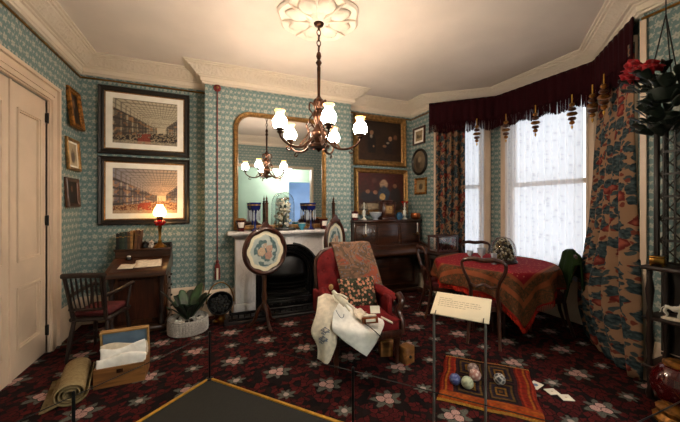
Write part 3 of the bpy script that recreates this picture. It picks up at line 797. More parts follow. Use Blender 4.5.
# things on the mantel shelf
ZS, YS = 1.09, 4.10
def vase(x, label):
    t = thing('ruby_vase', label, 'vase', (x, YS, ZS), 0, 'ruby and white vases on the mantel'); t.scale = (1.2, 1.2, 1.05)
    obj('body', MB().lathe([(.034, 0), (.038, .008), (.034, .02), (.044, .08), (.056, .145), (.05, .145), (.038, .07), (.0001, .03)], 20), 'ruby_dark', t)
    obj('panel', MB().grid(6, 6, lambda s, q: ((.041+.012*q)*math.sin((s-.5)*1.3), -(.0412+.012*q)*math.cos((s-.5)*1.3)-.003, .05+.065*q)), 'porcelain', t)
    obj('rim', MB().lathe([(.056, .14), (.06, .147), (.056, .152), (.05, .146)], 20, cap=False), 'gilt', t)
vase(.31, 'ruby red and white vase at the left end of the mantel shelf')
vase(1.44, 'ruby red and white vase at the right end of the mantel shelf')
def lustre(x, label):
    t = thing('lustre', label, 'lustre', (x, YS+.01, ZS), 0, 'cobalt glass lustres on the mantel')
    obj('foot', MB().lathe([(.055, 0), (.058, .01), (.03, .03), (.014, .05), (.014, .12), (.022, .14), (.012, .16), (.012, .22), (.02, .25)], 18), 'cobalt_glass', t)
    obj('bowl', MB().lathe([(.02, .245), (.05, .27), (.068, .30), (.072, .35), (.078, .375), (.066, .372), (.06, .31), (.0001, .27)], 20, lobes=10, amp=.03), 'cobalt_glass', t)
    obj('gilding', MB().lathe([(.074, .335), (.077, .338), (.078, .346), (.076, .35)], 20, cap=False), 'gilt', t)
    for k in range(10):
        a = 2*PI*k/10
        obj('prism_drop', MB().lathe([(.0001, 0), (.009, -.02), (.005, -.035), (.007, -.05), (.008, -.13), (.0001, -.155)], 5), 'crystal', t, loc=(.066*math.cos(a), .066*math.sin(a), .28))
lustre(.49, 'cobalt blue glass lustre hung with prisms, left of the glass dome')
lustre(1.255, 'cobalt blue glass lustre hung with prisms, right of the glass dome')
def spire(x, label):
    t = thing('spire_candlestick', label, 'ornament', (x, YS+.04, ZS), 0, 'brass spires on the mantel')
    obj('base', MB().box(-.035, .035, -.035, .035, 0, .03, .004).box(-.025, .025, -.025, .025, .03, .1, .004), 'bronze', t)
    obj('shaft', MB().prism([(-.018, -.018), (.018, -.018), (.018, .018), (-.018, .018)], .1, .36, 'xy').box(-.024, .024, -.024, .024, .355, .375, .003), 'bronze', t)
    obj('finial', MB().lathe([(.012, .375), (.02, .395), (.008, .41), (.014, .43), (.004, .46), (.0001, .49)], 10), 'bronze', t)
spire(.645, 'brass spire ornament standing left of the glass dome')
spire(1.61, 'brass spire ornament at the far right end of the mantel')
dm = thing('glass_dome', 'clear glass dome over a dried flower display on the mantel', 'glass dome', (.885, 4.105, ZS))
obj('base', MB().lathe([(.15, 0), (.15, .02), (.14, .032), (.0001, .032)], 28, sy=.68), 'ebony', dm)
obj('dome', MB().lathe([(.13, .03), (.13, .36), (.122, .42), (.095, .475), (.05, .51), (.0001, .522)], 28, cap=False, sy=.66), 'clear_dome', dm)
for k in range(70):
    a, h = hsh(k, 1)*6.28, .06 + .38*hsh(k, 2); r = .085*math.sqrt(hsh(k, 3))*(1.25-h*1.2 if h > .15 else 1)
    obj('dried_flower', MB().ball((0, 0, 0), .016+.012*hsh(k, 4), 6, 4, sz=(.02, .02, .012+.01*hsh(k, 5))), ['shell_mix', 'linen', 'cotton', 'porcelain', 'rush'][k % 5], dm, loc=(r*math.cos(a), r*math.sin(a)*.6, h), rot=(a, h*9, 0))
obj('stalk', MB().lathe([(.05, .032), (.03, .08), (.02, .3), (.0001, .44)], 10), 'leaf_dark', dm)
bw = thing('turquoise_bowl', 'turquoise glass bowl with white rim on the mantel', 'bowl', (1.115, YS-.02, ZS))
obj('bowl', MB().lathe([(.03, 0), (.032, .012), (.022, .02), (.05, .05), (.056, .09), (.05, .09), (.044, .05), (.0001, .03)], 20), 'turquoise', bw)
obj('rim', MB().lathe([(.056, .088), (.059, .094), (.052, .095)], 20, cap=False), 'porcelain', bw)
# bell pull
bl = thing('bell_pull', 'red cord bell pull with rosette and tassel hanging beside the fireplace', 'bell pull', (.03, YC-.004, 0))
obj('rosette', MB().lathe([(.0001, 0), (.045, 0), (.045, .02), (.028, .03), (.0001, .03)], 20, TR(0, 0, 2.96, 0, PI/2), lobes=8, amp=.06), 'red_rope', bl)
obj('button', MB().ball((0, -.035, 2.96), .018, 10, 6), 'gilt', bl)
obj('cord', MB().tube([(0, -.015, 2.92), (0, -.016, 2.0), (0, -.016, .72)], .0065, 6), 'red_rope', bl)
obj('tassel', MB().lathe([(.012, .72), (.022, .70), (.014, .68), (.03, .65), (.036, .50), (.03, .47), (.0001, .47)], 12, TR(0, -.04, 0)), 'red_rope', bl)
obj('tassel_ribbon', MB().box(-.012, .012, -.080, -.076, .47, .62), 'cotton', bl)
# coal scuttle
cs = thing('coal_scuttle', 'black copper coal scuttle on a brass foot with tall hoop handle', 'coal scuttle', (.06, 3.98, 0), rz=0)
obj('foot', MB().lathe([(.085, 0), (.085, .02), (.055, .04), (.05, .07), (.08, .10)], 20), 'brass', cs)
obj('bucket', MB().lathe([(.05, 0), (.11, .03), (.135, .10), (.14, .18), (.145, .21), (.137, .21), (.128, .17), (.11, .08), (.0001, .05)], 24, TR(0, .05, .17, 0, 1.05), sy=.95), 'cast_iron', cs)
obj('handle', MB().tube([(-.155*math.cos(PI*k/14), -.02, .24+.25*math.sin(PI*k/14)) for k in range(15)], .008, 6), 'brass', cs)
for k in range(26):
    a, r = k*2.4, .105*math.sqrt((k+.5)/26)
    obj('coal', MB().ball((0, 0, 0), .03, 6, 4, sz=(.034, .024, .028)), 'soot', cs, loc=(r*math.cos(a), -.085+.3*r*math.sin(a), .245+.86*r*math.sin(a)), rot=(k, k*1.7, 0))
# fire screens on poles
def screen(loc, rz, hw, hh, zc, label):
    t = thing('pole_screen', label, 'fire screen', loc, rz, 'embroidered pole screens by the fireplace')
    n = 48
    def ell(k): return [(k*hw*math.cos(2*PI*i/n), 0, zc + k*hh*math.sin(2*PI*i/n)) for i in range(n)]
    obj('frame', MB().tube(ell(1), .028, 8, True, M=None), 'mahogany', t)
    vs = [(hw*math.cos(2*PI*i/n)*(.88+.035*math.cos(8*2*PI*i/n)), y, zc+hh*math.sin(2*PI*i/n)*(.88+.035*math.cos(8*2*PI*i/n))) for y in (-.012,) for i in range(n)] + [(.99*hw*math.cos(2*PI*i/n), -.016, zc+.99*hh*math.sin(2*PI*i/n)) for i in range(n)]
    obj('inner_moulding', MB().add(vs, [(i, (i+1) % n, n+(i+1) % n, n+i) for i in range(n)]), 'mahogany', t)
    def art(s, q):
        a = 2*PI*s; x, y = q*math.cos(a), q*math.sin(a)
        c = (226, 214, 186) if q > .74+.03*math.cos(8*a) else mixc((168, 176, 172), (190, 194, 182), vn(x*6+9, y*6+9))
        for (fx, fy, r, col) in ((-.2, -.02, .2, (208, 186, 156)), (.2, .10, .17, (196, 164, 144)), (.15, -.22, .19, (186, 148, 132)), (-.02, .24, .12, (196, 184, 162))):
            d = math.hypot(x-fx, y-fy)/r + .2*math.sin(6*math.atan2(y-fy, x-fx))*.3
            if d < 1: return mixc(col, mixc(col, (130, 90, 76), .6), (d*3) % 1*.8)
        rr = math.hypot(x*1.05, y*.85)
        if rr < .62 and vn(x*7+3, y*7+5, 4) > .47 and q < .72: return mixc((70, 92, 98), (104, 124, 120), vn(x*20+4, y*20, 1))
        return c
    p = MB().grid(64, 26, lambda s, q: (q*hw*.97*math.cos(2*PI*s), -.008, zc+q*hh*.97*math.sin(2*PI*s)), col=art)
    obj('embroidery', p, 'matte_col', t)
    obj('back_board', MB().grid(48, 2, lambda s, q: (q*hw*math.cos(2*PI*s), .008, zc+q*hh*math.sin(2*PI*s))), 'mahogany', t)
    cr = MB().prism([(-.05, hh-.01), (.05, hh-.01), (.055, hh+.03), (.03, hh+.06), (.015, hh+.085), (-.015, hh+.085), (-.03, hh+.06), (-.055, hh+.03)], -.018, .012, M=TR(0, 0, zc))
    for sx in (-1, 1): cr.ball((sx*.075, -.004, zc+hh+.005), .024, 8, 6)
    obj('carved_crest', cr, 'mahogany', t)
    obj('pole', MB().lathe([(.03, .22), (.042, .26), (.024, .30), (.034, .36), (.022, .44), (.026, zc-hh+.02), (.012, zc+hh)], 12, TR(0, .03, 0)), 'walnut', t)
    for k in range(3):
        a = 2*PI*k/3 - PI/2
        d = Vector((math.cos(a), math.sin(a), 0))
        obj('leg', MB().tube(bez([d*.01+Vector((0, .03, .27)), d*.07+Vector((0, .03, .20)), d*.12+Vector((0, .03, .08)), d*.20+Vector((0, .03, .022))], 5), [.026-.0006*i for i in range(16)], 7), 'mahogany', t)
screen((.54, 3.56, 0), .25, .245, .255, .90, 'oval rose embroidered fire screen on a turned pole before the fireplace')
screen((1.42, 3.60, 0), .50, .175, .25, .975, 'narrow oval flowered fire screen standing behind the red armchair')
# ------------------------------------------------------------------ chandelier
ch = thing('chandelier', 'bronze five-arm chandelier with lit opal glass shades', 'chandelier', (RX, RY, 0))
obj('ceiling_hook', MB().lathe([(.05, 3.14), (.04, 3.12), (.012, 3.11), (.012, 3.08)], 12), 'bronze', ch)
for k in range(4):
    z = 3.055 - k*.05
    ring = [(.018*math.cos(2*PI*i/12), 0, .03*math.sin(2*PI*i/12)) for i in range(12)]
    obj('chain_link', MB().tube(ring, .005, 5, True), 'bronze', ch, loc=(0, 0, z), rot=(0, 0, (k % 2)*PI/2))
obj('rod', MB().lathe([(.006, 2.88), (.02, 2.86), (.026, 2.83), (.014, 2.80), (.03, 2.77), (.014, 2.74), (.018, 2.72), (.014, 2.46), (.03, 2.43)], 12), 'bronze', ch)
obj('body', MB().lathe([(.02, 2.44), (.045, 2.42), (.055, 2.395), (.03, 2.365), (.022, 2.34), (.05, 2.31), (.06, 2.27), (.045, 2.22), (.03, 2.19), (.04, 2.15), (.075, 2.12), (.08, 2.09), (.05, 2.05), (.03, 2.01), (.05, 1.985), (.04, 1.96), (.015, 1.94), (.0001, 1.925)], 20, lobes=10, amp=.04), 'bronze', ch)
obj('basket_ring', MB().lathe([(.09, 2.0), (.105, 1.99), (.10, 1.965), (.06, 1.955)], 24, cap=False), 'bronze', ch)
ang0 = -YAW + math.radians(-2)
AP = [(.05, 0, 2.06), (.10, 0, 2.02), (.17, 0, 1.965), (.26, 0, 1.955), (.34, 0, 1.985), (.385, 0, 2.03), (.39, 0, 2.06)]
SCROLL = [(.055, 0, 2.16), (.10, 0, 2.20), (.13, 0, 2.16), (.11, 0, 2.10), (.15, 0, 2.03), (.20, 0, 1.97)]
CURL = [(.30, 0, 1.963), (.33, 0, 1.93), (.30, 0, 1.915), (.285, 0, 1.935)]
SH = [(.024, 0), (.044, .010), (.060, .036), (.064, .06), (.058, .088), (.042, .114), (.031, .130), (.034, .146), (.050, .168)]
for k in range(5):
    a = ang0 + 2*PI*k/5
    m = MB().tube(bez(AP, 6), [.014-.00015*i for i in range(37)], 8).tube(bez(SCROLL, 5), .008, 6).tube(bez(CURL, 5), .006, 6)
    arm = obj('arm', m, 'bronze', ch, rot=(0, 0, a))
    obj('cup', MB().lathe([(.012, -.035), (.03, -.02), (.018, -.01), (.034, .0), (.046, .012), (.04, .014), (.0001, .006)], 14), 'bronze', arm, loc=(.39, 0, 2.085))
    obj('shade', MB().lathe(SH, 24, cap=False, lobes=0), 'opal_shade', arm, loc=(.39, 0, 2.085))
for k in range(5):
    a = ang0 + 2*PI*(k+.5)/5
    obj('leaf_scroll', MB().tube(bez([(.03, 0, 2.36), (.08, 0, 2.40), (.09, 0, 2.34), (.06, 0, 2.29), (.09, 0, 2.24), (.07, 0, 2.19)], 5), [.010-.00025*i for i in range(26)], 6), 'bronze', ch, rot=(0, 0, a))
# ------------------------------------------------------------------ desk and what is on it
dk = thing('davenport_desk', 'dark walnut davenport writing desk standing in the left alcove', 'desk', (-.80, 4.5, 0))
# local: x -.28..+.28, y 0 at the back, negative to the front
obj('case', MB().box(-.265, .265, -.42, -.02, .06, .64, .006), 'walnut', dk)
obj('front_panel', MB().box(-.21, .21, -.43, -.42, .12, .58, .004), 'mahogany', dk)
obj('plinth', MB().box(-.285, .285, -.58, 0, .02, .075, .008), 'walnut_side', dk)
for sx in (-1, 1):
    for yy in (-.54, -.05): obj('bun_foot', MB().lathe([(.02, 0), (.032, .01), (.02, .024)], 10, TR(sx*.25, yy, 0)), 'dark_wood', dk)
    obj('column', MB().lathe([(.03, .075), (.03, .10), (.018, .13), (.028, .22), (.02, .30), (.03, .42), (.016, .52), (.03, .58), (.035, .64)], 14, TR(sx*.235, -.53, 0)), 'dark_wood', dk)
sl = MB().prism([(-.61, .64), (-.61, .685), (-.595, .70), (-.23, .80), (0, .80), (0, .64)], -.29, .29, 'yz')
obj('writing_box', sl, 'walnut_side', dk)
obj('leather_slope', MB().add([(-.25, -.585, .706), (.25, -.585, .706), (.25, -.26, .795), (-.25, -.26, .795)], [(0, 1, 2, 3)]), 'mahogany', dk)
obj('stationery_box', MB().box(-.285, .285, -.22, 0, .80, .885, .006).box(-.295, .295, -.235, .0, .885, .905, .006), 'walnut_side', dk)
obj('gallery', MB().box(-.28, .28, -.012, -.002, .905, .95).box(-.285, -.275, -.2, -.012, .905, .94).box(.275, .285, -.2, -.012, .905, .94), 'dark_wood', dk)
for k in range(4):
    z = .10 + k*.132
    d = obj('drawer', MB().box(.265, .277, -.40, -.04, z, z+.122, .004), 'walnut', dk)
    for yy in (-.31, -.13): obj('knob', MB().ball((.288, yy, z+.06), .014, 8, 6), 'dark_wood', d)
BK = [('thick black', (26, 28, 26), .19, .030), ('dark green', (34, 48, 38), .20, .026), ('narrow green', (52, 66, 52), .19, .02), ('slate green', (48, 58, 56), .205, .024), ('brown', (84, 58, 36), .20, .026), ('tan', (150, 108, 58), .215, .026), ('dark tan', (104, 66, 36), .225, .028), ('leaning brown', (78, 46, 28), .22, .026)]
x = -1.075
for i, (nm, c, h, w) in enumerate(BK):
    pos = ['leftmost of the row', 'second from the left', 'third from the left', 'fourth from the left', 'fifth from the left', 'third from the right', 'second from the right', 'rightmost of the row'][i]
    b = thing('book', '%s book on the desk top, %s' % (nm, pos), 'book', (x + w/2, 4.36, .906), 0, 'books on the desk', ry=(.09 if i > 5 else 0.0))
    if i > 5: b.location.x += .004
    m = plain('book_cover_%d' % i, c, .7, .15, 30.0)
    obj('cover', MB().box(-w/2, -w/2+.003, -.07, .07, 0, h).box(w/2-.003, w/2, -.07, .07, 0, h).box(-w/2+.003, w/2-.003, -.073, -.068, 0, h), m, b)
    obj('pages', MB().box(-w/2+.003, w/2-.003, -.067, .066, .004, h-.004), 'paper', b)
    obj('title_band', MB().box(-w/2+.002, w/2-.002, -.0745, -.073, h*.72, h*.78), 'gilt', b)
    x += w + .003
ol = thing('oil_lamp', 'lit oil lamp with ruby glass font and brass column on the desk', 'oil lamp', (-.635, 4.34, .906))
obj('base', MB().lathe([(.075, 0), (.078, .012), (.055, .03), (.03, .05), (.018, .07)], 20), 'brass', ol)
obj('column', MB().lathe([(.018, .06), (.024, .08), (.014, .10), (.018, .22), (.028, .25), (.016, .265)], 14), 'brass', ol)
obj('font', MB().lathe([(.016, .26), (.055, .275), (.068, .30), (.066, .325), (.03, .345)], 20), 'ruby_glass', ol)
obj('burner', MB().lathe([(.03, .34), (.036, .355), (.03, .375), (.045, .385)], 16), 'bronze', ol)
obj('shade', MB().lathe([(.035, .385), (.060, .395), (.072, .42), (.070, .45), (.052, .49), (.034, .515), (.036, .53)], 24, cap=False), 'oil_shade', ol)
obj('chimney', MB().lathe([(.022, .385), (.028, .43), (.018, .50), (.017, .62)], 16, cap=False), 'glass', ol)
obj('flame', MB().lathe([(.002, .39), (.012, .41), (.008, .44), (.0001, .47)], 10), 'lamp_flame', ol)
pp = Matrix.Rotation(math.atan2(.095, .33), 4, 'X')
def onslope(x, s): return (-.80+x, 4.5-.585+.33*s, .707+.092*s+.004)
for i, (x, s, w, h, lab) in enumerate(((.09, .5, .26, .2, 'cream letter sheet lying on the slope of the desk'), (-.11, .35, .15, .12, 'small cream envelope lying beside the inkwell on the desk'))):
    o = obj('letter', MB().grid(8, 6, lambda a, b: ((a-.5)*w, (b-.5)*h, .002+.004*math.sin(a*7)*b)), 'linen', loc=onslope(x, s), rot=(math.atan2(.092, .33), 0, .1*(1-2*i)), solid=.002)
    tag(o, lab, 'paper')
iw = thing('inkwell', 'black inkwell with a white cap on the desk slope', 'inkwell', onslope(-.13, .9))
obj('pot', MB().lathe([(.03, -.006), (.034, .012), (.024, .03), (.0001, .03)], 12), 'ebony', iw)
obj('cap', MB().lathe([(.02, .03), (.022, .042), (.0001, .048)], 12), 'porcelain', iw)
for i, (x, m, lab) in enumerate(((-.83+.02, 'black_metal', 'small dark ornament standing beside the books on the desk'), (-.74, 'shell_mix', 'small pale shell ornament beside the oil lamp on the desk'))):
    o = obj('ornament', MB().lathe([(.03, 0), (.035, .02), (.02, .045), (.028, .07), (.0001, .09)], 12, lobes=5, amp=.12*i), m, loc=(x+.015, 4.34, .906)); tag(o, lab, 'ornament')
# ------------------------------------------------------------------ spindle-back chair by the door
sp = thing('spindle_armchair', 'dark wooden spindle-back armchair with a red seat cushion by the door', 'chair', (-1.02, 3.60, 0), rz=-.26); sp.scale = (.82, .86, 1.0)
# local: faces +y
obj('seat', MB().box(-.21, .21, -.2, .22, .36, .395, .01), 'dark_wood', sp)
obj('seat_cushion', MB().box(-.19, .19, -.17, .2, .395, .45, .022), 'red_cushion', sp)
for sx in (-1, 1):
    obj('leg', MB().tube([(sx*.17, .18, .37), (sx*.19, .2, .2), (sx*.2, .21, 0)], [.02, .024, .014], 8), 'dark_wood', sp)
    obj('leg', MB().tube([(sx*.17, -.17, .37), (sx*.19, -.2, .2), (sx*.21, -.23, 0)], [.02, .024, .014], 8), 'dark_wood', sp)
    obj('back_post', MB().tube([(sx*.165, -.19, .38), (sx*.18, -.23, .58), (sx*.195, -.28, .80)], [.02, .018, .02], 8), 'dark_wood', sp)
    am = obj('arm', MB().tube(bez([(sx*.18, -.235, .60), (sx*.215, -.02, .61), (sx*.22, .2, .625), (sx*.21, .27, .61)], 5), .018, 8), 'dark_wood', sp)
    obj('arm_support', MB().tube([(sx*.2, .14, .39), (sx*.21, .17, .5), (sx*.22, .19, .615)], [.014, .018, .012], 8), 'dark_wood', am)
    obj('stretcher', MB().tube([(sx*.19, .2, .16), (sx*.19, -.21, .16)], .011, 6), 'dark_wood', sp)
obj('stretcher', MB().tube([(-.19, 0, .16), (.19, 0, .16)], .011, 6), 'dark_wood', sp)
obj('top_rail', MB().tube([(-.215, -.28, .795), (0, -.305, .805), (.215, -.28, .795)], .024, 8), 'dark_wood', sp)
obj('mid_rail', MB().tube([(-.19, -.215, .48), (0, -.235, .48), (.19, -.215, .48)], .014, 8), 'dark_wood', sp)
for k in range(8):
    t = (k-3.5)/3.5
    obj('spindle', MB().tube([(t*.155, -.225, .48), (t*.168, -.262, .62), (t*.165, -.268, .66), (t*.172, -.295, .80)], [.007, .008, .013, .007], 6), 'dark_wood', sp)
# ------------------------------------------------------------------ plant in a beaded basket
pl = thing('potted_aspidistra', 'broad-leaved green plant in a white beaded pot beside the desk', 'potted plant', (-.28, 3.83, 0))
obj('pot', MB().lathe([(.17, 0), (.195, .02), (.2, .14), (.205, .165), (.19, .165), (.18, .14), (.0001, .13)], 28), 'bead_white', pl)
fr = MB()
for k in range(90):
    a = 2*PI*k/90; r = .203
    fr.tube([(r*math.cos(a), r*math.sin(a), .15), ((r+.006)*math.cos(a), (r+.006)*math.sin(a), .08), ((r+.002)*math.cos(a), (r+.002)*math.sin(a), .012)], .005, 4)
tag(obj('bead_fringe', fr, 'bead_white', pl), kind='stuff')
for k in range(26):
    a = hsh(k, 7)*6.28; r = .15*math.sqrt(hsh(k, 8))
    obj('shell', MB().ball((0, 0, 0), .024, 7, 5, sz=(.028, .02, .016)), ['shell_mix', 'ebony', 'porcelain'][k % 3], pl, loc=(r*math.cos(a), r*math.sin(a), .145+.012*hsh(k, 9)), rot=(0, 0, a))
def leaf_mb(L, W, droop):
    return MB().grid(4, 9, lambda s, t: (L*t*math.cos(droop*t*.9)*.75, (s-.5)*W*math.sin(PI*min(1, .06+t*.93))**.7, L*(math.sin(1.15 - droop*t*.7)*t) - abs(s-.5)*-.03*math.sin(PI*t)))
for k in range(15):
    a = 2*PI*k/15 + hsh(k, 1)*.4; L = .34+.16*hsh(k, 2)
    obj('leaf', leaf_mb(L, .10+.03*hsh(k, 3), .5+.8*hsh(k, 4)), ['leaf_green', 'leaf_dark'][k % 2], pl, loc=(.03*math.cos(a), .03*math.sin(a), .14), rot=(0, -.2+.25*hsh(k, 5), a), solid=.002)
# ------------------------------------------------------------------ open box of linen, rolled mat
bx = thing('linen_box', 'open oak box with blue lined lid beside the rolled mat', 'box', (-.70, 3.0, 0), rz=.03)
W, D, Hh, th = .17, .12, .15, .012
obj('body', MB().box(-W, W, -D, -D+th, .012, Hh).box(-W, W, D-th, D, .012, Hh).box(-W, -W+th, -D+th, D-th, .012, Hh).box(W-th, W, -D+th, D-th, .012, Hh).box(-W, W, -D, D, 0, .012), 'oak', bx)
obj('lock_plate', MB().box(-.022, .022, -D-.003, -D, .10, .13), 'bronze', bx)
LT = TR(0, D, Hh, 0, math.radians(14))
lid = obj('lid', MB().box(-W, W, 0, .012, 0, .24, M=LT).box(-W, W, -.03, 0, 0, .012, M=LT).box(-W, W, -.03, 0, .228, .24, M=LT).box(-W, -W+.012, -.03, 0, .012, .228, M=LT).box(W-.012, W, -.03, 0, .012, .228, M=LT), 'pine', bx)
obj('lining', MB().box(-W+.012, W-.012, -.004, 0, .012, .228, M=LT), 'blue_lining', lid)
for i, (y, z, sw, m, lab) in enumerate(((.045, .265, .16, 'linen', 'cream fringed linen folded at the back of the open oak box'), (-.0, .245, .155, 'white_linen', 'white folded cloth in the middle of the open oak box'), (-.058, .21, .165, 'white_linen', 'white folded sheet at the front of the open oak box'))):
    R = Matrix.Translation((-.70, 3.0, 0)) @ Matrix.Rotation(.03, 4, 'Z')
    f = MB().grid(18, 10, lambda s, t: tuple(R @ Vector(((s-.5)*2*sw + .006*math.sin(t*9+i), y + .026*math.cos(PI*t) + .004*math.sin(s*11+i*2), .03 + (z+.016*math.sin(s*6+i*2.1)+.03*s*(i == 1)-.03)*math.sin(PI*t)**.55))))
    tag(obj('folded_linen', f, m, solid=.01, sub=1), lab, 'linen', 'linens in the oak box')
rm = thing('rolled_mat', 'rolled rush mat with fringed end lying beside the open box', 'mat', (-1.0, 2.94, 0), rz=.22)
spi = []
for k in range(70):
    a = k/69*2*PI*3.2; r = .018 + .062*k/69; spi.append((r*1.25*math.cos(a - 1.2), r*math.sin(a - 1.2)))
rl = MB().grid(69, 8, lambda s, t: (spi[min(69, int(round(s*69)))][0], (t-.5)*.48, .083+spi[min(69, int(round(s*69)))][1]))
obj('roll', rl, 'rush', rm, solid=.008)
fp = MB().grid(6, 8, lambda s, t: (-.06-.07*s, (t-.5)*.48, .03-.022*s))
obj('loose_end', fp, 'rush', rm, solid=.006)
fg = MB()
for k in range(34): fg.box(-.16, -.13, -.24+k*.014, -.24+k*.014+.006, .004, .009)
tag(obj('fringe', fg, 'rush', rm), kind='stuff')
# ------------------------------------------------------------------ visitors' platform, barrier
pf = thing('visitor_platform', 'black floor platform with a gold edge strip for visitors', 'platform', (0, 0, 0))
A_, B_ = (-.04, 2.70), (1.66, .82)
poly = [A_, B_, (2.88, .82), (2.88, .42), (-1.4, .42), (-1.4, 1.505)]
obj('deck', MB().prism(list(reversed(poly)), 0, .012, 'xy'), 'black_mat', pf)
def strip(a, b, w=.022):
    d = Vector((b[0]-a[0], b[1]-a[1], 0)); L = d.length; an = math.atan2(d.y, d.x)
    return MB().box(-.008, L+.008, -w, 0, .0, .020, .002, M=TR(a[0], a[1], 0, an))
for a, b in ((A_, B_), (B_, (2.88, .82)), ((-1.4, 1.505), A_)): obj('edge_strip', strip(a, b), 'gold_edge', pf)
posts = [(-1.42, 1.52, 'far left by the door'), (-.72, 2.10, 'beside the rolled mat'), (-.04, 2.68, 'at the corner of the black platform'), (.81, 1.74, 'in front of the red armchair'), (1.66, .80, 'near the viewer before the rug'), (2.85, .80, 'beside the dark corner shelf')]
for x, y, lab in posts:
    p = thing('barrier_post', 'thin black barrier post ' + lab, 'barrier post', (x, y, .012), 0, 'barrier posts round the platform')
    obj('base', MB().lathe([(.03, 0), (.03, .006), (.012, .012)], 14), 'black_metal', p)
    obj('stem', MB().lathe([(.0085, .008), (.0085, .385), (.0001, .39)], 10), 'black_metal', p)
for i in range(5):
    a, b = posts[i], posts[i+1]
    o = obj('boundary_wire', MB().tube([(a[0], a[1], .372), ((a[0]+b[0])/2, (a[1]+b[1])/2, .368), (b[0], b[1], .372)], .0032, 6), 'black_metal')
    tag(o, 'thin black wire strung ' + ['from the leftmost post to the post by the rolled mat', 'from the rolled mat post across the open box', 'from the platform corner post to the armchair post', 'from the armchair post across the patterned rug', 'across the lower right corner by the ruby vase'][i], 'wire', 'barrier wires')
# ------------------------------------------------------------------ red armchair (local: faces -y)
AC = TR(1.255, 2.65, 0, -.08)
ac = thing('velvet_armchair', 'red buttoned velvet armchair with carved dark wooden frame', 'armchair', (1.255, 2.65, 0), rz=-.08)
def backw(q):   # half width of the back at height fraction q
    return .275 + .03*math.sin(PI*q*.9) if q < .72 else (.275+.03*math.sin(PI*.648))*math.sqrt(max(0, 1-((q-.72)/.30)**2))*1.0
BZ0, BZ1 = .38, .975
def bpt(s, q):
    w = backw(q); x = (s-.5)*2*w
    tuft = 0
    for j in range(4):
        for i in range(-2, 3):
            cx = i*.12 + (.06 if j % 2 else 0); cz = .50 + j*.125
            d = math.hypot(x-cx, BZ0+(BZ1-BZ0)*q-cz); tuft += .016*math.exp(-(d/.028)**2)
    puff = .05*(1-abs(2*s-1)**3)*(1-abs(2*q-1)**4)
    return (x, .27 + .12*q - .03 - puff + tuft - .05*abs(2*s-1)**2*(1-q), BZ0+(BZ1-BZ0)*q)
obj('backrest', MB().grid(34, 30, bpt), 'red_velvet', ac, smooth=60)
obj('back_panel', MB().grid(16, 16, lambda s, q: ((s-.5)*2*backw(q), .285 + .12*q, BZ0+(BZ1-BZ0)*q)), 'red_velvet', ac)
for k in range(4):
    for i in range(-2, 3):
        x = i*.12 + (.06 if k % 2 else 0); z = .50+k*.125; q = (z-BZ0)/(BZ1-BZ0)
        if abs(x) < backw(q)-.04:
            p = bpt(.5+x/(2*backw(q)), q); obj('button', MB().ball((0, 0, 0), .011, 8, 5), 'red_velvet', ac, loc=(p[0], p[1]-.004, p[2]))
rim = [((-1)*backw(q), .275+.12*q, BZ0+(BZ1-BZ0)*q) for q in [k/20 for k in range(20)]]
rim += [(0, .395, .98)] + [(-x, y, z) for x, y, z in reversed(rim)]
obj('back_frame', MB().tube(bez(rim, 2), .024, 8), 'mahogany', ac)
obj('seat', MB().grid(20, 20, lambda s, t: ((s-.5)*(.56+.08*(1-t)), -.34+.60*t, .40 + .055*(1-abs(2*s-1)**3)*(1-abs(2*t-1)**5))).box(-.30, .30, -.34, .26, .28, .40, .02), 'red_velvet', ac, smooth=60)
obj('seat_rail', MB().box(-.315, .315, -.355, -.33, .25, .32, .008).box(-.315, -.295, -.34, .25, .25, .31, .006).box(.295, .315, -.34, .25, .25, .31, .006), 'mahogany', ac)
for sx in (-1, 1):
    def armf(s, t):
        a = PI*(s*1.5-.25); y = .26-.50*t
        return (sx*(.255+.08*t) + .05*math.cos(a), y, .545 + .03*math.sin(t*PI) - .02*t*t + .05*math.sin(a))
    obj('arm_pad', MB().grid(12, 10, armf), 'red_velvet', ac)
    obj('side_panel', MB().box(-.022, .022, -.24, .27, .36, .58, .01, M=TR(sx*.295, 0, 0, -sx*.16)), 'red_velvet', ac)
    obj('arm_front', MB().tube(bez([(sx*.345, -.22, .60), (sx*.355, -.28, .545), (sx*.325, -.27, .46), (sx*.335, -.32, .38), (sx*.32, -.335, .28)], 5), [.034-.0005*i for i in range(21)], 8), 'mahogany', ac)
    obj('leg', MB().lathe([(.014, 0), (.02, .02), (.014, .04), (.026, .12), (.018, .15), (.032, .2), (.034, .28)], 12, TR(sx*.285, -.31, 0)), 'mahogany', ac)
    obj('leg', MB().tube([(sx*.25, .22, .3), (sx*.26, .26, .14), (sx*.27, .33, 0)], [.026, .022, .018], 8), 'mahogany', ac)
def wrap(pts): return [AC @ Vector(p) for p in pts]
# paisley shawl over the top of the back
def shf(s, t):
    x = -.13 + .44*s; L = t*.74
    if L < .18: y, z = .45 + .012, .795 + L*1.10
    elif L < .30:
        a = (L-.18)/.12*PI; y, z = .400+.062*math.cos(a), 0.993+.028*math.sin(a)
    else: k = (L-.30)/.44; y, z = .338-.215*k - .02*math.sin(k*PI), 0.993-.46*k
    z -= .012*max(0, (x-.20)/.12)**2 if x > .2 else 0
    return tuple(AC @ Vector((x+.10*max(0, t-.4), y + .006*math.sin(s*13+t*4), z + .004*math.sin(s*9))))
tag(obj('paisley_shawl', MB().grid(24, 40, shf, uv=lambda s, t: (s*.44, t*.74)), 'paisley', solid=.014), 'brown paisley wool shawl folded over the red armchair back', 'shawl')
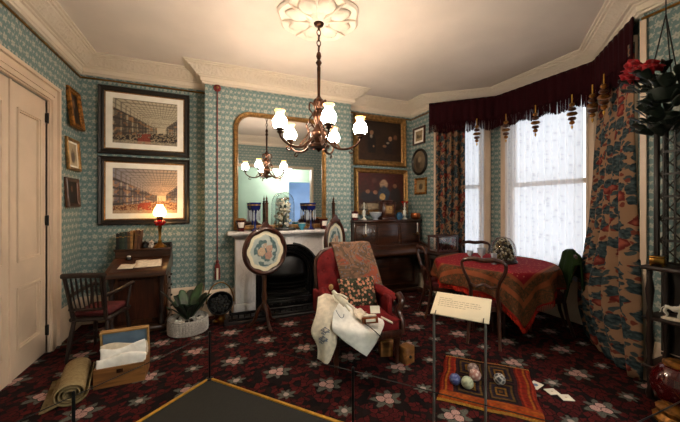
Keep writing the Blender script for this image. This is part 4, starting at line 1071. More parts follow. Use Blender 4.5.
# cushion
def pil(s, t, sg):
    a, b = 2*s-1, 2*t-1; e = (1-a**4)*(1-b**4)
    k = 1 - .06*(1-a*a) - 0; k2 = 1 - .06*(1-b*b)
    return (a*.20*k2, sg*.062*max(0, e)**.55, b*.155*k)
cm = MB().grid(16, 16, lambda s, t: pil(s, t, -1)).grid(16, 16, lambda s, t: pil(1-s, t, 1))
cu = obj('cushion', cm, 'cushion_print', smooth=60)
cu.matrix_world = AC @ TR(.055, .06, .555, .05, -.36); tag(cu, 'dark square cushion printed with pink flowers leaning in the red armchair', 'cushion')
# linens on the chair
def cl(u, v, w): return px(u, v, w)
c1 = patch([[cl(318, 297, 2.62), cl(326, 294, 2.66), cl(336, 297, 2.68), cl(346, 303, 2.70)],
            [cl(316, 313, 2.47), cl(326, 310, 2.47), cl(336, 312, 2.52), cl(347, 313, 2.58)],
            [cl(311, 331, 2.41), cl(322, 331, 2.38), cl(331, 332, 2.40), cl(338, 330, 2.44)],
            [cl(317, 346, 2.40), cl(323, 347, 2.37), cl(331, 347, 2.38), cl(336, 345, 2.42)],
            [cl(317, 358, 2.40), cl(322, 361, 2.38), cl(328, 364, 2.38), cl(332, 353, 2.42)]])
el = tag(obj('embroidered_linen', MB().grid(26, 34, lambda s, t: tuple(c1(s, t) + Vector((0, -.008*math.sin(s*14+t*2), .004*math.sin(t*12))))), 'linen', solid=.006), 'cream embroidered linen cloth hanging over the left arm of the armchair', 'cloth')
c2 = patch([[cl(334, 303, 2.62), cl(346, 303, 2.66), cl(360, 311, 2.66), cl(383, 320, 2.62)],
            [cl(333, 312, 2.50), cl(347, 317, 2.50), cl(362, 322, 2.48), cl(384, 324, 2.54)],
            [cl(332, 325, 2.40), cl(346, 328, 2.38), cl(362, 333, 2.36), cl(381, 332, 2.40)],
            [cl(333, 331, 2.385), cl(345, 338, 2.36), cl(358, 344, 2.34), cl(375, 344, 2.36)],
            [cl(337, 334, 2.385), cl(346, 342, 2.36), cl(356, 349.5, 2.345), cl(367, 357, 2.34)]])
wl = obj('white_cloth', MB().grid(30, 30, lambda s, t: tuple(c2(s, t) + Vector((0, -.006*math.sin(s*12+t*5), .003*math.sin(t*11+s*3))))), 'white_linen', solid=.006)
tag(wl, 'white embroidered cloth with pointed corner draped over the armchair seat', 'cloth')
def stitch(pts, m, parent=None): return MB().tube(bez(pts, 6), .0019, 5)
for i, (cx, cy, w) in enumerate(((325, 331, 2.365), (323, 340, 2.355))):
    P = [cl(cx + 4.5*math.cos(a)*(.6+.5*math.sin(3.3*a)), cy + 3.6*math.sin(a)*(.7+.4*math.cos(2.3*a)), w) for a in [k*.5 for k in range(26)]]
    obj('embroidery', stitch(P, None), 'blue_thread', el)
obj('embroidery', stitch([cl(340 + 4*math.cos(k*.6), 314+4*math.sin(k*.9), 2.455) for k in range(11)], None), 'blue_thread', wl)
tag(obj('trailing_ribbon', MB().tube(bez([cl(362, 322, 2.45), cl(370, 327, 2.38), cl(377, 333, 2.37), cl(382, 338, 2.37)], 6), .004, 5), 'ebony'), 'dark ribbon trailing over the white cloth on the armchair', 'ribbon')
# small doll lying on the cloths
dl = thing('wooden_doll', 'small doll in a cream dress lying against the floral cushion', 'doll', cl(333, 294, 2.55))
def rel(u, v, w): return cl(u, v, w) - cl(333, 294, 2.55)
obj('head', MB().ball(rel(331, 287, 2.58), .022, 12, 8, sz=(.020, .022, .026)), 'pine', dl)
obj('dress', MB().tube(bez([rel(333, 291, 2.56), rel(336, 295, 2.54), rel(340, 299, 2.53), rel(346, 304, 2.51)], 5), [.014+.0012*i for i in range(16)], 10), 'cotton', dl)
obj('arm', MB().tube(bez([rel(336, 294, 2.53), rel(342, 295, 2.50), rel(347, 298, 2.50)], 5), .008, 7), 'cotton', dl)
obj('arm', MB().tube(bez([rel(333, 295, 2.54), rel(334, 299, 2.50), rel(339, 303, 2.48)], 5), .008, 7), 'cotton', dl)
obj('leg', MB().tube([rel(344, 303, 2.50), rel(350, 311, 2.48)], .010, 7), 'cotton', dl)
obj('leg', MB().tube([rel(346, 302, 2.50), rel(354, 308, 2.49)], .010, 7), 'cotton', dl)
tag(obj('crumpled_cloth', MB().grid(14, 10, lambda s, t: tuple(patch([[cl(352, 308, 2.58), cl(360, 309, 2.6), cl(366, 312, 2.6)], [cl(354, 314, 2.50), cl(361, 316, 2.5), cl(366, 318, 2.5)], [cl(357, 318, 2.47), cl(361, 320, 2.46), cl(364, 321, 2.47)]])(s, t) + Vector((0, -.010*math.sin(s*9+t*6), .006*math.sin(s*14)))), ), 'linen', solid=.008), 'crumpled cream cloth lying between the doll and the card box', 'cloth')
kb = thing('card_box', 'small reddish brown card box with a pale label on the armchair', 'box', cl(370, 323, 2.45), rz=-.20)
obj('case', MB().box(-.062, .062, -.03, .03, 0, .045, .003, M=TR(0, 0, 0, 0, -.25)), 'copper', kb)
obj('label', MB().box(-.04, .04, -.032, -.030, .012, .034, M=TR(0, 0, 0, 0, -.25)), 'paper', kb)
obj('lace_bundle', MB().box(-.055, .055, -.02, .03, .047, .066, .008, M=TR(0, 0, 0, 0, -.25)), 'linen', kb)
tag(obj('paper_card', MB().box(-.04, .04, -.003, .003, -.03, .03, M=TR(0, 0, 0, 0, -.5)), 'paper', loc=cl(375, 309.5, 2.52), rot=(0, 0, -.3)), 'square cream card standing behind the small box on the armchair', 'card')
tag(obj('paper_strip', MB().box(-.055, .055, -.012, .012, -.004, .004, M=TR(0, 0, 0, 0, .2)), 'paper', loc=cl(387, 320, 2.50), rot=(0, .5, -.25)), 'narrow cream strip lying on the red seat right of the small box', 'card')
# wooden boxes beneath the chair
wb = thing('wooden_box', 'small dark oak box under the right side of the armchair', 'box', pxz(392, 363) + Vector((.03, .16, 0)), rz=-.3)
obj('body', MB().box(-.06, .06, -.05, .05, 0, .13, .004), 'oak', wb); obj('lid', MB().box(-.064, .064, -.054, .054, .13, .15, .003), 'oak', wb)
wb2 = thing('wooden_box', 'pale wooden box with a dark knob at the right foot of the armchair', 'box', pxz(409, 364) + Vector((0, .04, 0)), rz=.25)
obj('body', MB().box(-.055, .055, -.05, .05, 0, .15, .004), 'oak', wb2); obj('knob', MB().ball((-.01, -.056, .07), .014, 8, 6), 'ebony', wb2)
ty = thing('tiny_toy', 'tiny red and green wooden toy on the carpet by the pale box', 'toy', pxz(407, 365))
obj('base', MB().box(-.03, .03, -.008, .008, 0, .008), 'flower_red', ty); obj('figure', MB().lathe([(.012, .008), (.008, .03), (.012, .04), (.0001, .05)], 10), 'flower_red', ty); obj('wing', MB().box(-.02, .02, -.003, .003, .012, .02), 'leaf_green', ty)
# ------------------------------------------------------------------ upright piano (local: faces -y, back at 0)
pn = thing('upright_piano', 'dark polished upright piano in the right alcove below the paintings', 'piano', (2.57, 4.50, 0))
PW = .61
obj('upper_case', MB().box(-PW, PW, -.33, 0, .70, 1.165, .006), 'piano_wood', pn)
obj('lower_case', MB().box(-PW, PW, -.30, 0, .05, .70, .006).box(-PW, PW, -.36, 0, 0, .07, .006), 'piano_wood', pn)
obj('top_lid', MB().box(-PW-.02, PW+.02, -.36, .0, 1.165, 1.20, .008), 'piano_wood', pn)
for x0, x1 in ((-.60, -.22), (-.20, .20), (.22, .60)):
    f = MB().box(x0, x1, -.345, -.33, .80, .815).box(x0, x1, -.345, -.33, 1.125, 1.14).box(x0, x0+.015, -.345, -.33, .815, 1.125).box(x1-.015, x1, -.345, -.33, .815, 1.125)
    obj('panel_moulding', f, 'walnut_side', pn)
fx = MB()
for k in range(14):
    a = hsh(k, 3)*6; x = -.56+.31*hsh(k, 1); z = .86+.2*hsh(k, 2)
    fx.tube([(x+.022*math.cos(a+t*.6), -.336, z+.022*math.sin(a+t*.6)+.006*t) for t in range(8)], .005, 5)
obj('carving', fx, 'walnut', pn)
ky = [(-.33, .66), (-.60, .66), (-.62, .68), (-.62, .71), (-.58, .755), (-.50, .785), (-.40, .80), (-.33, .80)]
obj('keyboard_lid', MB().prism(ky, -PW+.04, PW-.04, 'yz'), 'piano_wood', pn)
for sx in (-1, 1):
    obj('key_block', MB().prism([(-.33, .64), (-.63, .64), (-.645, .68), (-.60, .74), (-.52, .80), (-.33, .84)], sx*PW-.025, sx*PW+.025, 'yz'), 'piano_wood', pn)
    obj('leg', MB().tube(bez([(sx*.58, -.56, .645), (sx*.58, -.58, .52), (sx*.58, -.50, .34), (sx*.58, -.52, .16), (sx*.58, -.55, .05)], 6), [.05-.001*i for i in range(25)], 10), 'piano_wood', pn)
    obj('toe', MB().box(sx*.58-.05, sx*.58+.05, -.60, -.33, 0, .06, .01), 'piano_wood', pn)
    sc = obj('candle_sconce', MB().tube(bez([(sx*.47, -.345, .97), (sx*.47, -.40, .94), (sx*.47, -.45, .96)], 5), .007, 6).lathe([(.006, .955), (.035, .965), (.036, .972), (.012, .975), (.014, 1.0)], 12, TR(sx*.47, -.45, 0)), 'brass', pn)
    obj('candle', MB().lathe([(.009, .99), (.009, 1.15), (.0001, 1.155)], 10, TR(sx*.47, -.45, 0)), 'porcelain', sc)
for k in range(2): obj('pedal', MB().box(-.06+k*.08, -.025+k*.08, -.42, -.36, .035, .05, .004), 'brass', pn)
obj('knee_moulding', MB().box(-.52, .52, -.312, -.30, .14, .155).box(-.52, .52, -.312, -.30, .58, .595).box(-.52, -.505, -.312, -.30, .155, .58).box(.505, .52, -.312, -.30, .155, .58), 'walnut_side', pn)
ZP, YP = 1.20, 4.27
mg = thing('transfer_mug', 'red and white mug at the left end of the piano top', 'mug', (2.02, YP, ZP))
obj('cup', MB().lathe([(.05, 0), (.052, .01), (.05, .12), (.054, .135), (.046, .135), (.044, .02), (.0001, .015)], 20), 'ruby_dark', mg)
obj('white_band', MB().lathe([(.0515, .04), (.0525, .042), (.0525, .1), (.0515, .102)], 20, cap=False), 'porcelain', mg)
def candle(x, label, dome):
    t = thing('figure_candlestick', label, 'candlestick', (x, YP-.04, ZP), 0, 'white candlesticks on the piano')
    obj('foot', MB().lathe([(.045, 0), (.045, .012), (.02, .03), (.014, .05)], 16), 'porcelain', t)
    obj('figure', MB().lathe([(.014, .05), (.03, .07), (.024, .10), (.03, .13), (.018, .155), (.012, .165)], 14, lobes=3, amp=.08), 'porcelain', t)
    obj('head', MB().ball((0, 0, .185), .02, 12, 8), 'porcelain', t)
    obj('candle', MB().lathe([(.010, .2), (.009, .27), (.0001, .275)], 10), 'porcelain', t)
    if dome: obj('glass_shade', MB().lathe([(.062, .012), (.062, .2), (.05, .25), (.02, .28), (.0001, .285)], 20, cap=False), 'clear_dome', t)
candle(2.16, 'white figure candlestick beside the mug on the piano', True)
candle(2.915, 'white figure candlestick with glass shade right of the clock', True)
ck = thing('mantel_clock', 'wooden bracket clock with pale square dial on the piano', 'clock', (2.60, YP, ZP))
obj('case', MB().box(-.12, .12, -.07, .07, .03, .27, .008).box(-.14, .14, -.085, .085, 0, .035, .006).box(-.13, .13, -.08, .08, .265, .285, .006).box(-.09, .09, -.06, .06, .285, .315, .012), 'mahogany', ck)
obj('dial', MB().box(-.055, .055, -.074, -.07, .10, .22), 'pine', ck)
obj('bezel', MB().tube([(-.07, -.075, .085), (.07, -.075, .085), (.07, -.075, .235), (-.07, -.075, .235)], .006, 6, True), 'gilt', ck)
obj('hour_hand', MB().box(-.003, .003, -.077, -.075, .16, .20), 'black_metal', ck)
obj('minute_hand', MB().box(-.0025, .045, -.077, -.075, .158, .163), 'black_metal', ck)
bp = thing('blue_pot', 'small blue pot beside the clock on the piano', 'pot', (2.795, YP-.07, ZP))
obj('pot', MB().lathe([(.04, 0), (.05, .03), (.05, .08), (.042, .1), (.036, .1), (.0001, .05)], 18), 'deep_blue', bp); obj('lid', MB().lathe([(.044, .1), (.03, .115), (.0001, .125)], 18), 'deep_blue', bp)
gb = thing('grey_bowl', 'pale glass bowl left of the clock on the piano', 'bowl', (2.36, YP-.05, ZP))
obj('bowl', MB().lathe([(.04, 0), (.045, .012), (.03, .02), (.085, .07), (.1, .12), (.092, .12), (.0001, .03)], 22, lobes=12, amp=.03), 'crystal', gb); obj('rim', MB().lathe([(.1, .118), (.104, .124), (.098, .126)], 22, cap=False), 'porcelain', gb)
rv = thing('ruby_flute', 'ruby glass trumpet vase behind the right candlestick on the piano', 'vase', (2.985, YP+.06, ZP))
obj('trumpet', MB().lathe([(.045, 0), (.04, .01), (.012, .03), (.012, .15), (.03, .24), (.075, .30), (.068, .30), (.022, .22), (.0001, .06)], 20, lobes=6, amp=.06), 'ruby_glass', rv); obj('foot_ring', MB().lathe([(.046, 0), (.05, .006), (.046, .012)], 18, cap=False), 'gilt', rv)
cb = thing('copper_bowl', 'round copper bowl at the right end of the piano top', 'bowl', (3.12, YP-.06, ZP))
obj('bowl', MB().lathe([(.05, 0), (.075, .02), (.085, .06), (.075, .1), (.068, .1), (.0001, .03)], 20), 'copper', cb); obj('rim', MB().lathe([(.075, .098), (.08, .104), (.07, .106)], 20, cap=False), 'brass', cb)
# ------------------------------------------------------------------ tea table, cloth and balloon-back chairs
TX, TY, TRD = 3.14, 2.70, .66
tb = thing('pedestal_table', 'round pedestal table hidden under a red paisley cloth', 'table', (TX, TY, 0))
obj('top', MB().lathe([(.0001, .70), (TRD-.01, .70), (TRD, .715), (TRD-.005, .735), (.0001, .735)], 48), 'mahogany', tb)
obj('column', MB().lathe([(.12, .12), (.07, .18), (.05, .3), (.09, .45), (.05, .58), (.12, .70)], 18), 'mahogany', tb)
for k in range(4):
    a = PI/4 + k*PI/2; d = Vector((math.cos(a), math.sin(a), 0))
    obj('foot', MB().tube(bez([d*.05+Vector((0,0,.2)), d*.2+Vector((0,0,.17)), d*.32+Vector((0,0,.06)), d*.40+Vector((0,0,.03))], 5), [.045-.001*i for i in range(16)], 8), 'mahogany', tb)
COR = math.radians(245)                 # towards the hanging corner
def clothL(th):
    a = th - COR + PI/4
    L = .88/max(abs(math.cos(a)), abs(math.sin(a)))
    off = abs((th - COR + PI) % (2*PI) - PI)        # the other corners lie bunched on the chair seats
    return min(L, 1.21 if off < .8 else .885)
def clf(s, t):
    th = 2*PI*s; L = clothL(th); d = t*L
    if d < TRD: r, z = d, .742
    else:
        e = d - TRD; k = min(1, e/.05)
        fold = .035*math.sin(11*th)*min(1, e/.2) + .02*math.sin(23*th+1)*min(1, e/.25)
        r = TRD + .012*k + .05*e + fold; z = .742 - max(0, e-.008)
    return (r*math.cos(th), r*math.sin(th), z)
tc = thing('tablecloth', 'red and brown paisley tablecloth with red fringe on the round table', 'tablecloth', (TX, TY, 0))
def cluv(s, t):
    th = 2*PI*s; a = th - COR + PI/4; d = t*clothL(th); return (d*math.cos(a), d*math.sin(a))
obj('cloth', MB().grid(132, 40, clf, uv=cluv), 'table_cloth_weave', tc, smooth=80, solid=.004)
fr = MB()
for k in range(420):
    s = k/420; p = Vector(clf(s, 1.0)); q = Vector((p.x*1.004, p.y*1.004, p.z-.045-.01*hsh(k)))
    w = .004; tdir = Vector((-p.y, p.x, 0)).normalized()*w
    fr.add([p-tdir+Vector((0,0,.006)), p+tdir+Vector((0,0,.006)), q+tdir*.7, q-tdir*.7], [(0, 1, 2, 3)])
tag(obj('fringe', fr, 'fringe_red', tc), kind='stuff')
sd = thing('shell_dome', 'shell-work dome ornament under glass on the round table', 'ornament', (3.20, 2.60, .745))
obj('base', MB().lathe([(.15, 0), (.15, .02), (.14, .03), (.0001, .03)], 24), 'ebony', sd)
for k in range(150):
    t = (k+.5)/150; ph = math.acos(1-t); a = k*2.39996; r = .118
    obj('shell', MB().ball((0, 0, 0), .02, 6, 4, sz=(.019, .015, .012)), ['shell_mix', 'linen', 'rush', 'walnut', 'slate'][int(hsh(k)*5)], sd, loc=(r*math.sin(ph)*math.cos(a), r*math.sin(ph)*math.sin(a)*.8, .03+.25*math.cos(ph)), rot=(a, ph, 0))
obj('core', MB().lathe([(.105, .03), (.10, .12), (.07, .2), (.0001, .255)], 16, sy=.8), 'walnut', sd)
obj('glass_cover', MB().lathe([(.138, .03), (.138, .15), (.12, .23), (.075, .29), (.0001, .31)], 26, cap=False), 'clear_dome', sd)
def cup(loc, label, big):
    t = thing('glass_cup' if not big else 'glass_jug', label, 'glass', loc, 0, 'glassware on the round table')
    k = 1.35 if big else 1.0
    obj('bowl', MB().lathe([(.03*k, 0), (.03*k, .006), (.008*k, .012), (.008*k, .05*k), (.03*k, .07*k), (.036*k, .12*k)], 16, cap=False), 'crystal', t)
    obj('rim', MB().lathe([(.036*k, .118*k), (.038*k, .122*k), (.034*k, .123*k)], 16, cap=False), 'crystal', t)
cup((3.00, 2.56, .745), 'small stemmed glass in front of the shell dome', False)
cup((2.98, 2.72, .745), 'larger cut glass goblet left of the shell dome', True)
cup((2.92, 2.84, .745), 'small cut glass at the left of the glassware on the table', False)
def balloon(label, loc, rz):
    t = thing('balloon_back_chair', label, 'chair', loc, rz, 'balloon-back chairs round the table')
    # local: faces +y, back at -y
    obj('seat', MB().lathe([(.2, .38), (.215, .40), (.21, .44), (.16, .465), (.0001, .47)], 24, TR(0, .02, 0), sx=.98, sy=.96), 'red_cushion', t)
    obj('seat_rail', MB().lathe([(.19, .34), (.215, .35), (.215, .395), (.19, .40)], 24, TR(0, .02, 0), sx=.99, sy=.97), 'mahogany', t)
    for sx in (-1, 1):
        obj('leg', MB().lathe([(.012, 0), (.016, .02), (.012, .05), (.022, .2), (.016, .25), (.024, .3), (.024, .36)], 10, TR(sx*.155, .16, 0)), 'mahogany', t)
        obj('leg', MB().tube([(sx*.135, -.16, .38), (sx*.14, -.19, .2), (sx*.15, -.25, 0)], [.02, .018, .014], 8), 'mahogany', t)
        obj('stile', MB().tube(bez([(sx*.135, -.16, .36), (sx*.125, -.19, .52), (sx*.14, -.22, .64), (sx*.19, -.245, .76), (sx*.20, -.255, .84), (sx*.16, -.26, .875)], 6), [.019-.0001*i for i in range(31)], 8), 'mahogany', t)
    obj('top_rail', MB().tube(bez([(-.185, -.257, .865), (-.10, -.262, .885), (0, -.268, .875), (.10, -.262, .885), (.185, -.257, .865)], 6), [.018+.008*math.sin(PI*i/24) for i in range(25)], 8), 'mahogany', t)
    obj('cross_rail', MB().tube(bez([(-.135, -.215, .62), (-.07, -.222, .60), (0, -.225, .625), (.07, -.222, .60), (.135, -.215, .62)], 6), .015, 8), 'mahogany', t)
    return t
c0 = balloon('carved balloon-back chair with its back to the viewer before the table', (2.67, 2.23, 0), 0)
spots = [(c0, (2.695, 2.395, 0), math.radians(-55), None),
         (None, (2.73, 3.15, 0), math.radians(-112), 'balloon-back chair left of the table in front of the piano'),
         (None, (3.44, 3.17, 0), math.radians(147), 'balloon-back chair behind the table under the lace window'),
         (None, (3.52, 2.33, 0), math.radians(45), 'balloon-back chair right of the table under a green shawl')]
for c, loc, rz, lab in spots:
    o = c or copy_tree(c0)
    o.location = loc; o.rotation_euler = (0, 0, rz)
    if lab: o['label'] = lab
# green shawl over the right chair
GM = TR(3.52, 2.33, 0, math.radians(45))
def gsf(s, t):
    x = -.235+.47*s; L = t*.66
    top = .90 - .13*abs(2*s-1)**2.2
    if L < .26: y, z = -.295-.02*(1-L/.26), top - .26 + L
    elif L < .34: a = (L-.26)/.08*PI; y, z = -.262-.036*math.cos(a), top+.03*math.sin(a)
    else: k = (L-.34)/.32; y, z = -.226+.07*k, top-.32*k
    return tuple(GM @ Vector((x*(1+.1*math.sin(t*3)), y+.010*math.sin(s*17+t*3), z)))
gs = tag(obj('green_shawl', MB().grid(22, 34, gsf), 'green_knit', solid=.016), 'dark green knitted shawl draped over the chair back by the window', 'shawl')
# stand with a fern case beside the piano
st = thing('plant_stand', 'small dark wooden stand holding a fern case by the left curtain', 'table', (3.11, 3.54, 0))
obj('top', MB().box(-.195, .195, -.13, .13, .71, .74, .008), 'dark_wood', st); obj('apron', MB().box(-.17, .17, -.11, .11, .63, .71, .006), 'dark_wood', st)
for sx in (-1, 1):
    for sy in (-1, 1): obj('leg', MB().lathe([(.014, 0), (.02, .03), (.014, .1), (.022, .4), (.016, .5), (.024, .64)], 10, TR(sx*.15, sy*.09, 0)), 'dark_wood', st)
fc = thing('fern_case', 'glazed wooden fern case with small plants on the stand', 'plant case', (3.11, 3.54, .74))
ff = MB()
for sx in (-1, 1):
    for sy in (-1, 1): ff.box(sx*.175-.012, sx*.175+.012, sy*.10-.012, sy*.10+.012, .03, .235)
ff.box(-.187, .187, -.112, .112, 0, .03).box(-.19, .19, -.115, -.09, .225, .25).box(-.19, .19, .09, .115, .225, .25).box(-.19, -.165, -.09, .09, .225, .25).box(.165, .19, -.09, .09, .225, .25)
obj('frame', ff, 'mahogany', fc)
for sy in (-1, 1): obj('pane', MB().box(-.163, .163, sy*.104-.002, sy*.104+.002, .03, .225), 'glass', fc)
for sx in (-1, 1): obj('pane', MB().box(sx*.178-.002, sx*.178+.002, -.088, .088, .03, .225), 'glass', fc)
for k in range(22):
    a = hsh(k, 2)*6.28; L = .09+.07*hsh(k, 6)
    obj('leaf', leaf_mb(L, .03, .8), ['leaf_green', 'leaf_dark', 'leaf_green'][k % 3], fc, loc=(-.10+.2*hsh(k, 4), -.03+.06*hsh(k, 5), .03), rot=(0, -.4, a), solid=.001)
# ------------------------------------------------------------------ label stand
q1, q2 = pxz(434, 431.0), pxz(485.5, 450.5)
sg = thing('label_stand', 'cream information panel on two grey metal posts', 'sign', (0, 0, 0))
d = (q2 - q1); d.z = 0; an = math.atan2(d.y, d.x); Ls = d.length
SM = TR(q1.x, q1.y, 0, an)
for x in (0, Ls):
    obj('post', MB().lathe([(.007, .004), (.007, .735)], 10, SM @ TR(x, 0, 0)), 'steel', sg); obj('post_foot', MB().lathe([(.04, 0), (.04, .006), (.01, .01)], 14, SM @ TR(x, 0, 0)), 'steel', sg)
TM = SM @ TR(0, -.012, .742, 0, math.radians(28))
pnl = obj('panel', MB().box(-.02, Ls+.02, 0, .20, -.004, .004, .002, M=TM), 'sign_card', sg)
tx = MB()
for r in range(5):
    w = (.30, .86, .9, .88, .6)[r]*Ls
    x = .01
    while x < w:
        l = .008+.02*hsh(r, x*99); tx.box(x, min(w, x+l), .145-r*.017, .151-r*.017, .004, .0046, M=TM); x += l+.005
tag(obj('printed_text', tx, 'ink', pnl), kind='stuff')
for x in (.01, Ls-.01): obj('clip', MB().box(x-.002, x+.002, -.006, .03, .004, .008, M=TM), 'black_metal', pnl)
# ------------------------------------------------------------------ rag rug with carpet bowls, cards
ra, rb, rc = Vector((1.52, 1.79, 0)), Vector((2.0, 1.32, 0)), Vector((2.0, 2.24, 0))
ex, ey = (rb-ra), (rc-ra)
def rugart(s, t):
    n = vn(s*50, t*70, 2); e = min(t, 1-t)
    if t < .11 or t > .95 : c = mixc((176, 62, 26), (196, 104, 34), vn(s*14, t*50, 7))
    elif s < .16 or s > .82:
        k = int((s if s < .5 else 1-s)*46); c = [(150, 34, 22), (176, 56, 28), (120, 26, 20), (186, 110, 36), (150, 40, 24)][k % 5]
    else:
        q = (s-.16)/.66; cell = (q*2) % 1; ct = ((t-.11)/.84)
        r = max(abs(cell-.5), abs((ct*2) % 1-.5)*.9)
        k = int(r*17); c = [(120, 76, 30), (34, 30, 36), (150, 104, 36), (30, 26, 34), (46, 36, 52), (112, 82, 34), (28, 24, 28), (60, 30, 34), (40, 34, 30)][k % 9]
    return mixc(c, (18, 12, 12), .12+n*.35)
def rugf(s, t):
    p = ra + ex*s + ey*t; e = min(s, 1-s, t, 1-t)
    return (p.x + .008*math.sin(t*13), p.y + .006*math.sin(s*11), .004 + .022*min(1, e/.05)**.5 + .003*vn(s*60, t*60))
rg = thing('rag_rug', 'orange and black hooked rag rug with concentric squares on the carpet', 'rug', (0, 0, 0))
obj('pile', MB().grid(100, 100, rugf, col=rugart), 'matte_col', rg, smooth=0)
fr = MB()
for k in range(90):
    for end in (0, 1):
        p = Vector(rugf(k/90, end)); dd = ey.normalized()*(.03 if end else -.03)
        fr.add([p, p+ex*.006, p+ex*.006+dd+Vector((0,0,-.001)), p+dd+Vector((0,0,-.001))], [(0, 1, 2, 3)])
tag(obj('fringe', fr, 'gold_edge', rg), kind='stuff')
def bowlart(base, line, mode):
    def f(s, t):
        a, b = s*2*PI, t
        if mode == 0: k = (math.sin(a*6) > .6) or (math.sin(b*28) > .6)
        elif mode == 1: k = vn(s*24, t*16, 3) > .66
        elif mode == 2: k = (abs(math.sin(a*4))*abs(math.sin(b*12)) > .6)
        else: k = vn(s*10, t*40, 8) > .62
        return mixc(base, line, .9 if k else 0)
    return f
for u, v, r, base, line, md, lab in ((455, 384.5, .042, (64, 74, 128), (120, 130, 170), 1, 'blue speckled carpet bowl on the rag rug'), (467.5, 388.5, .045, (186, 190, 160), (140, 150, 130), 3, 'pale green carpet bowl on the rag rug'),
        (475, 380.5, .045, (168, 118, 108), (226, 206, 196), 2, 'pink and white patterned carpet bowl, nearer of two'), (473, 374, .043, (120, 96, 92), (190, 170, 160), 2, 'dull pink carpet bowl behind the patterned pink one'), (499.5, 384.5, .042, (52, 52, 58), (196, 192, 184), 0, 'black and white plaid carpet bowl alone on the rug')):
    p = pxz(u, v, .028)
    m = MB().grid(28, 16, lambda s, t: (r*math.sin(PI*t)*math.cos(2*PI*s), r*math.sin(PI*t)*math.sin(2*PI*s), -r*math.cos(PI*t)), col=bowlart(base, line, md))
    tag(obj('carpet_bowl', m, 'paint_col', loc=(p.x, p.y, .028+r), rot=(.4, .5, u*.1), smooth=180), lab, 'ball', 'carpet bowls on the rug')
for u, v, rz, lab, dark in ((535.5, 385.5, .2, 'picture card with a blue-grey figure beside the rug', 1), (552, 392, -.3, 'middle cream card lying on the carpet beside the rug', 0), (566, 398, -.45, 'cream card farthest right on the carpet', 0)):
    p = pxz(u, v); t = thing('small_card', lab, 'card', (p.x, p.y, .001), rz, 'cards on the carpet')
    obj('card', MB().box(-.055+.015*(1-dark), .055-.015*(1-dark), -.036, .036, 0, .004), 'paper', t)
    obj('motif', MB().lathe([(.0001, .0045), (.022 if dark else .008, .0045)], 14, cap=False, sy=.8), 'blue_lining' if dark else 'ink', t)
# ------------------------------------------------------------------ curtains, lace, valance
for k, (a, an, l, s0, s1) in enumerate(OPEN):
    wdt = s1-s0
    f = lambda s, t: (s0+.0+wdt*s, (-.065 if k < 2 else .02) + (.02 if k < 2 else .005)*math.sin(s*wdt*70), .52 + 2.3*t)
    o = obj('lace_curtain', MB().grid(int(90*wdt), 6, f, uv=lambda s, t: (s*wdt, t*2.3)), 'lace', loc=(*a, 0), rot=(0, 0, an))
    tag(o, ['white lace curtain in the narrow window beside the left flowered drape', 'wide white lace curtain in the middle bay window', 'white lace curtain behind the right flowered drape'][k], 'curtain', 'lace curtains in the bay')
VP = [(3.10, 3.84), (3.79, 3.19), (3.87, 2.02), (3.27, 1.41)]
def along(P, d):
    for i in range(len(P)-1):
        l = math.hypot(P[i+1][0]-P[i][0], P[i+1][1]-P[i][1])
        if d <= l or i == len(P)-2:
            k = d/l; dx, dy = (P[i+1][0]-P[i][0])/l, (P[i+1][1]-P[i][1])/l
            return Vector((P[i][0]+dx*d, P[i][1]+dy*d, 0)), Vector((dy, -dx, 0))
        d -= l
VL = sum(math.hypot(VP[i+1][0]-VP[i][0], VP[i+1][1]-VP[i][1]) for i in range(3))
vl = thing('fringed_valance', 'dark maroon pelmet valance with long fringe across the bay window', 'valance', (0, 0, 0))
def vf(s, t):
    p, n = along(VP, s*VL); d = .010*math.sin(s*VL*60)*(1-t*.6)
    return (p.x+n.x*d, p.y+n.y*d, 2.69 + .335*t)
obj('cloth', MB().grid(330, 5, vf), 'maroon', vl, solid=.008)
obj('board', MB().prism([VP[0], VP[1], VP[2], VP[3], (3.36, 1.43), (3.95, 2.06), (3.88, 3.24), (3.16, 3.90)], 3.0, 3.02, 'xy'), 'dark_wood', vl)
fr = MB()
for k in range(760):
    s = (k+.5)/760; p, n = along(VP, s*VL); z1 = 2.54+.03*hsh(k, 4)+.02*math.sin(s*60); n = n*(.010*hsh(k, 2)); tg = Vector((-n.y, n.x, 0))
    dd = along(VP, min(VL, s*VL+.002))[0]-along(VP, max(0, s*VL-.002))[0]; dd.normalize(); w = dd*.0022
    b = p+n; j = dd*(.012*(hsh(k, 9)-.5))
    q = [b-w+Vector((0,0,2.71)), b+w+Vector((0,0,2.71)), b+w*1.3+j+Vector((0,0,z1)), b-w*1.3+j+Vector((0,0,z1))]
    nn = dd.cross(Vector((0,0,1)))*.004
    fr.add(q + [x+nn for x in q], [(0,1,2,3), (7,6,5,4), (0,4,5,1), (1,5,6,2), (2,6,7,3), (3,7,4,0)])
tag(obj('fringe', fr, 'maroon', vl), kind='stuff')
names = ['nearest the left flowered drape', 'at the left of the middle window', 'second on the middle window', 'at the right of the middle window', 'beside the right window frame', 'in front of the right flowered drape', 'last before the right wall']
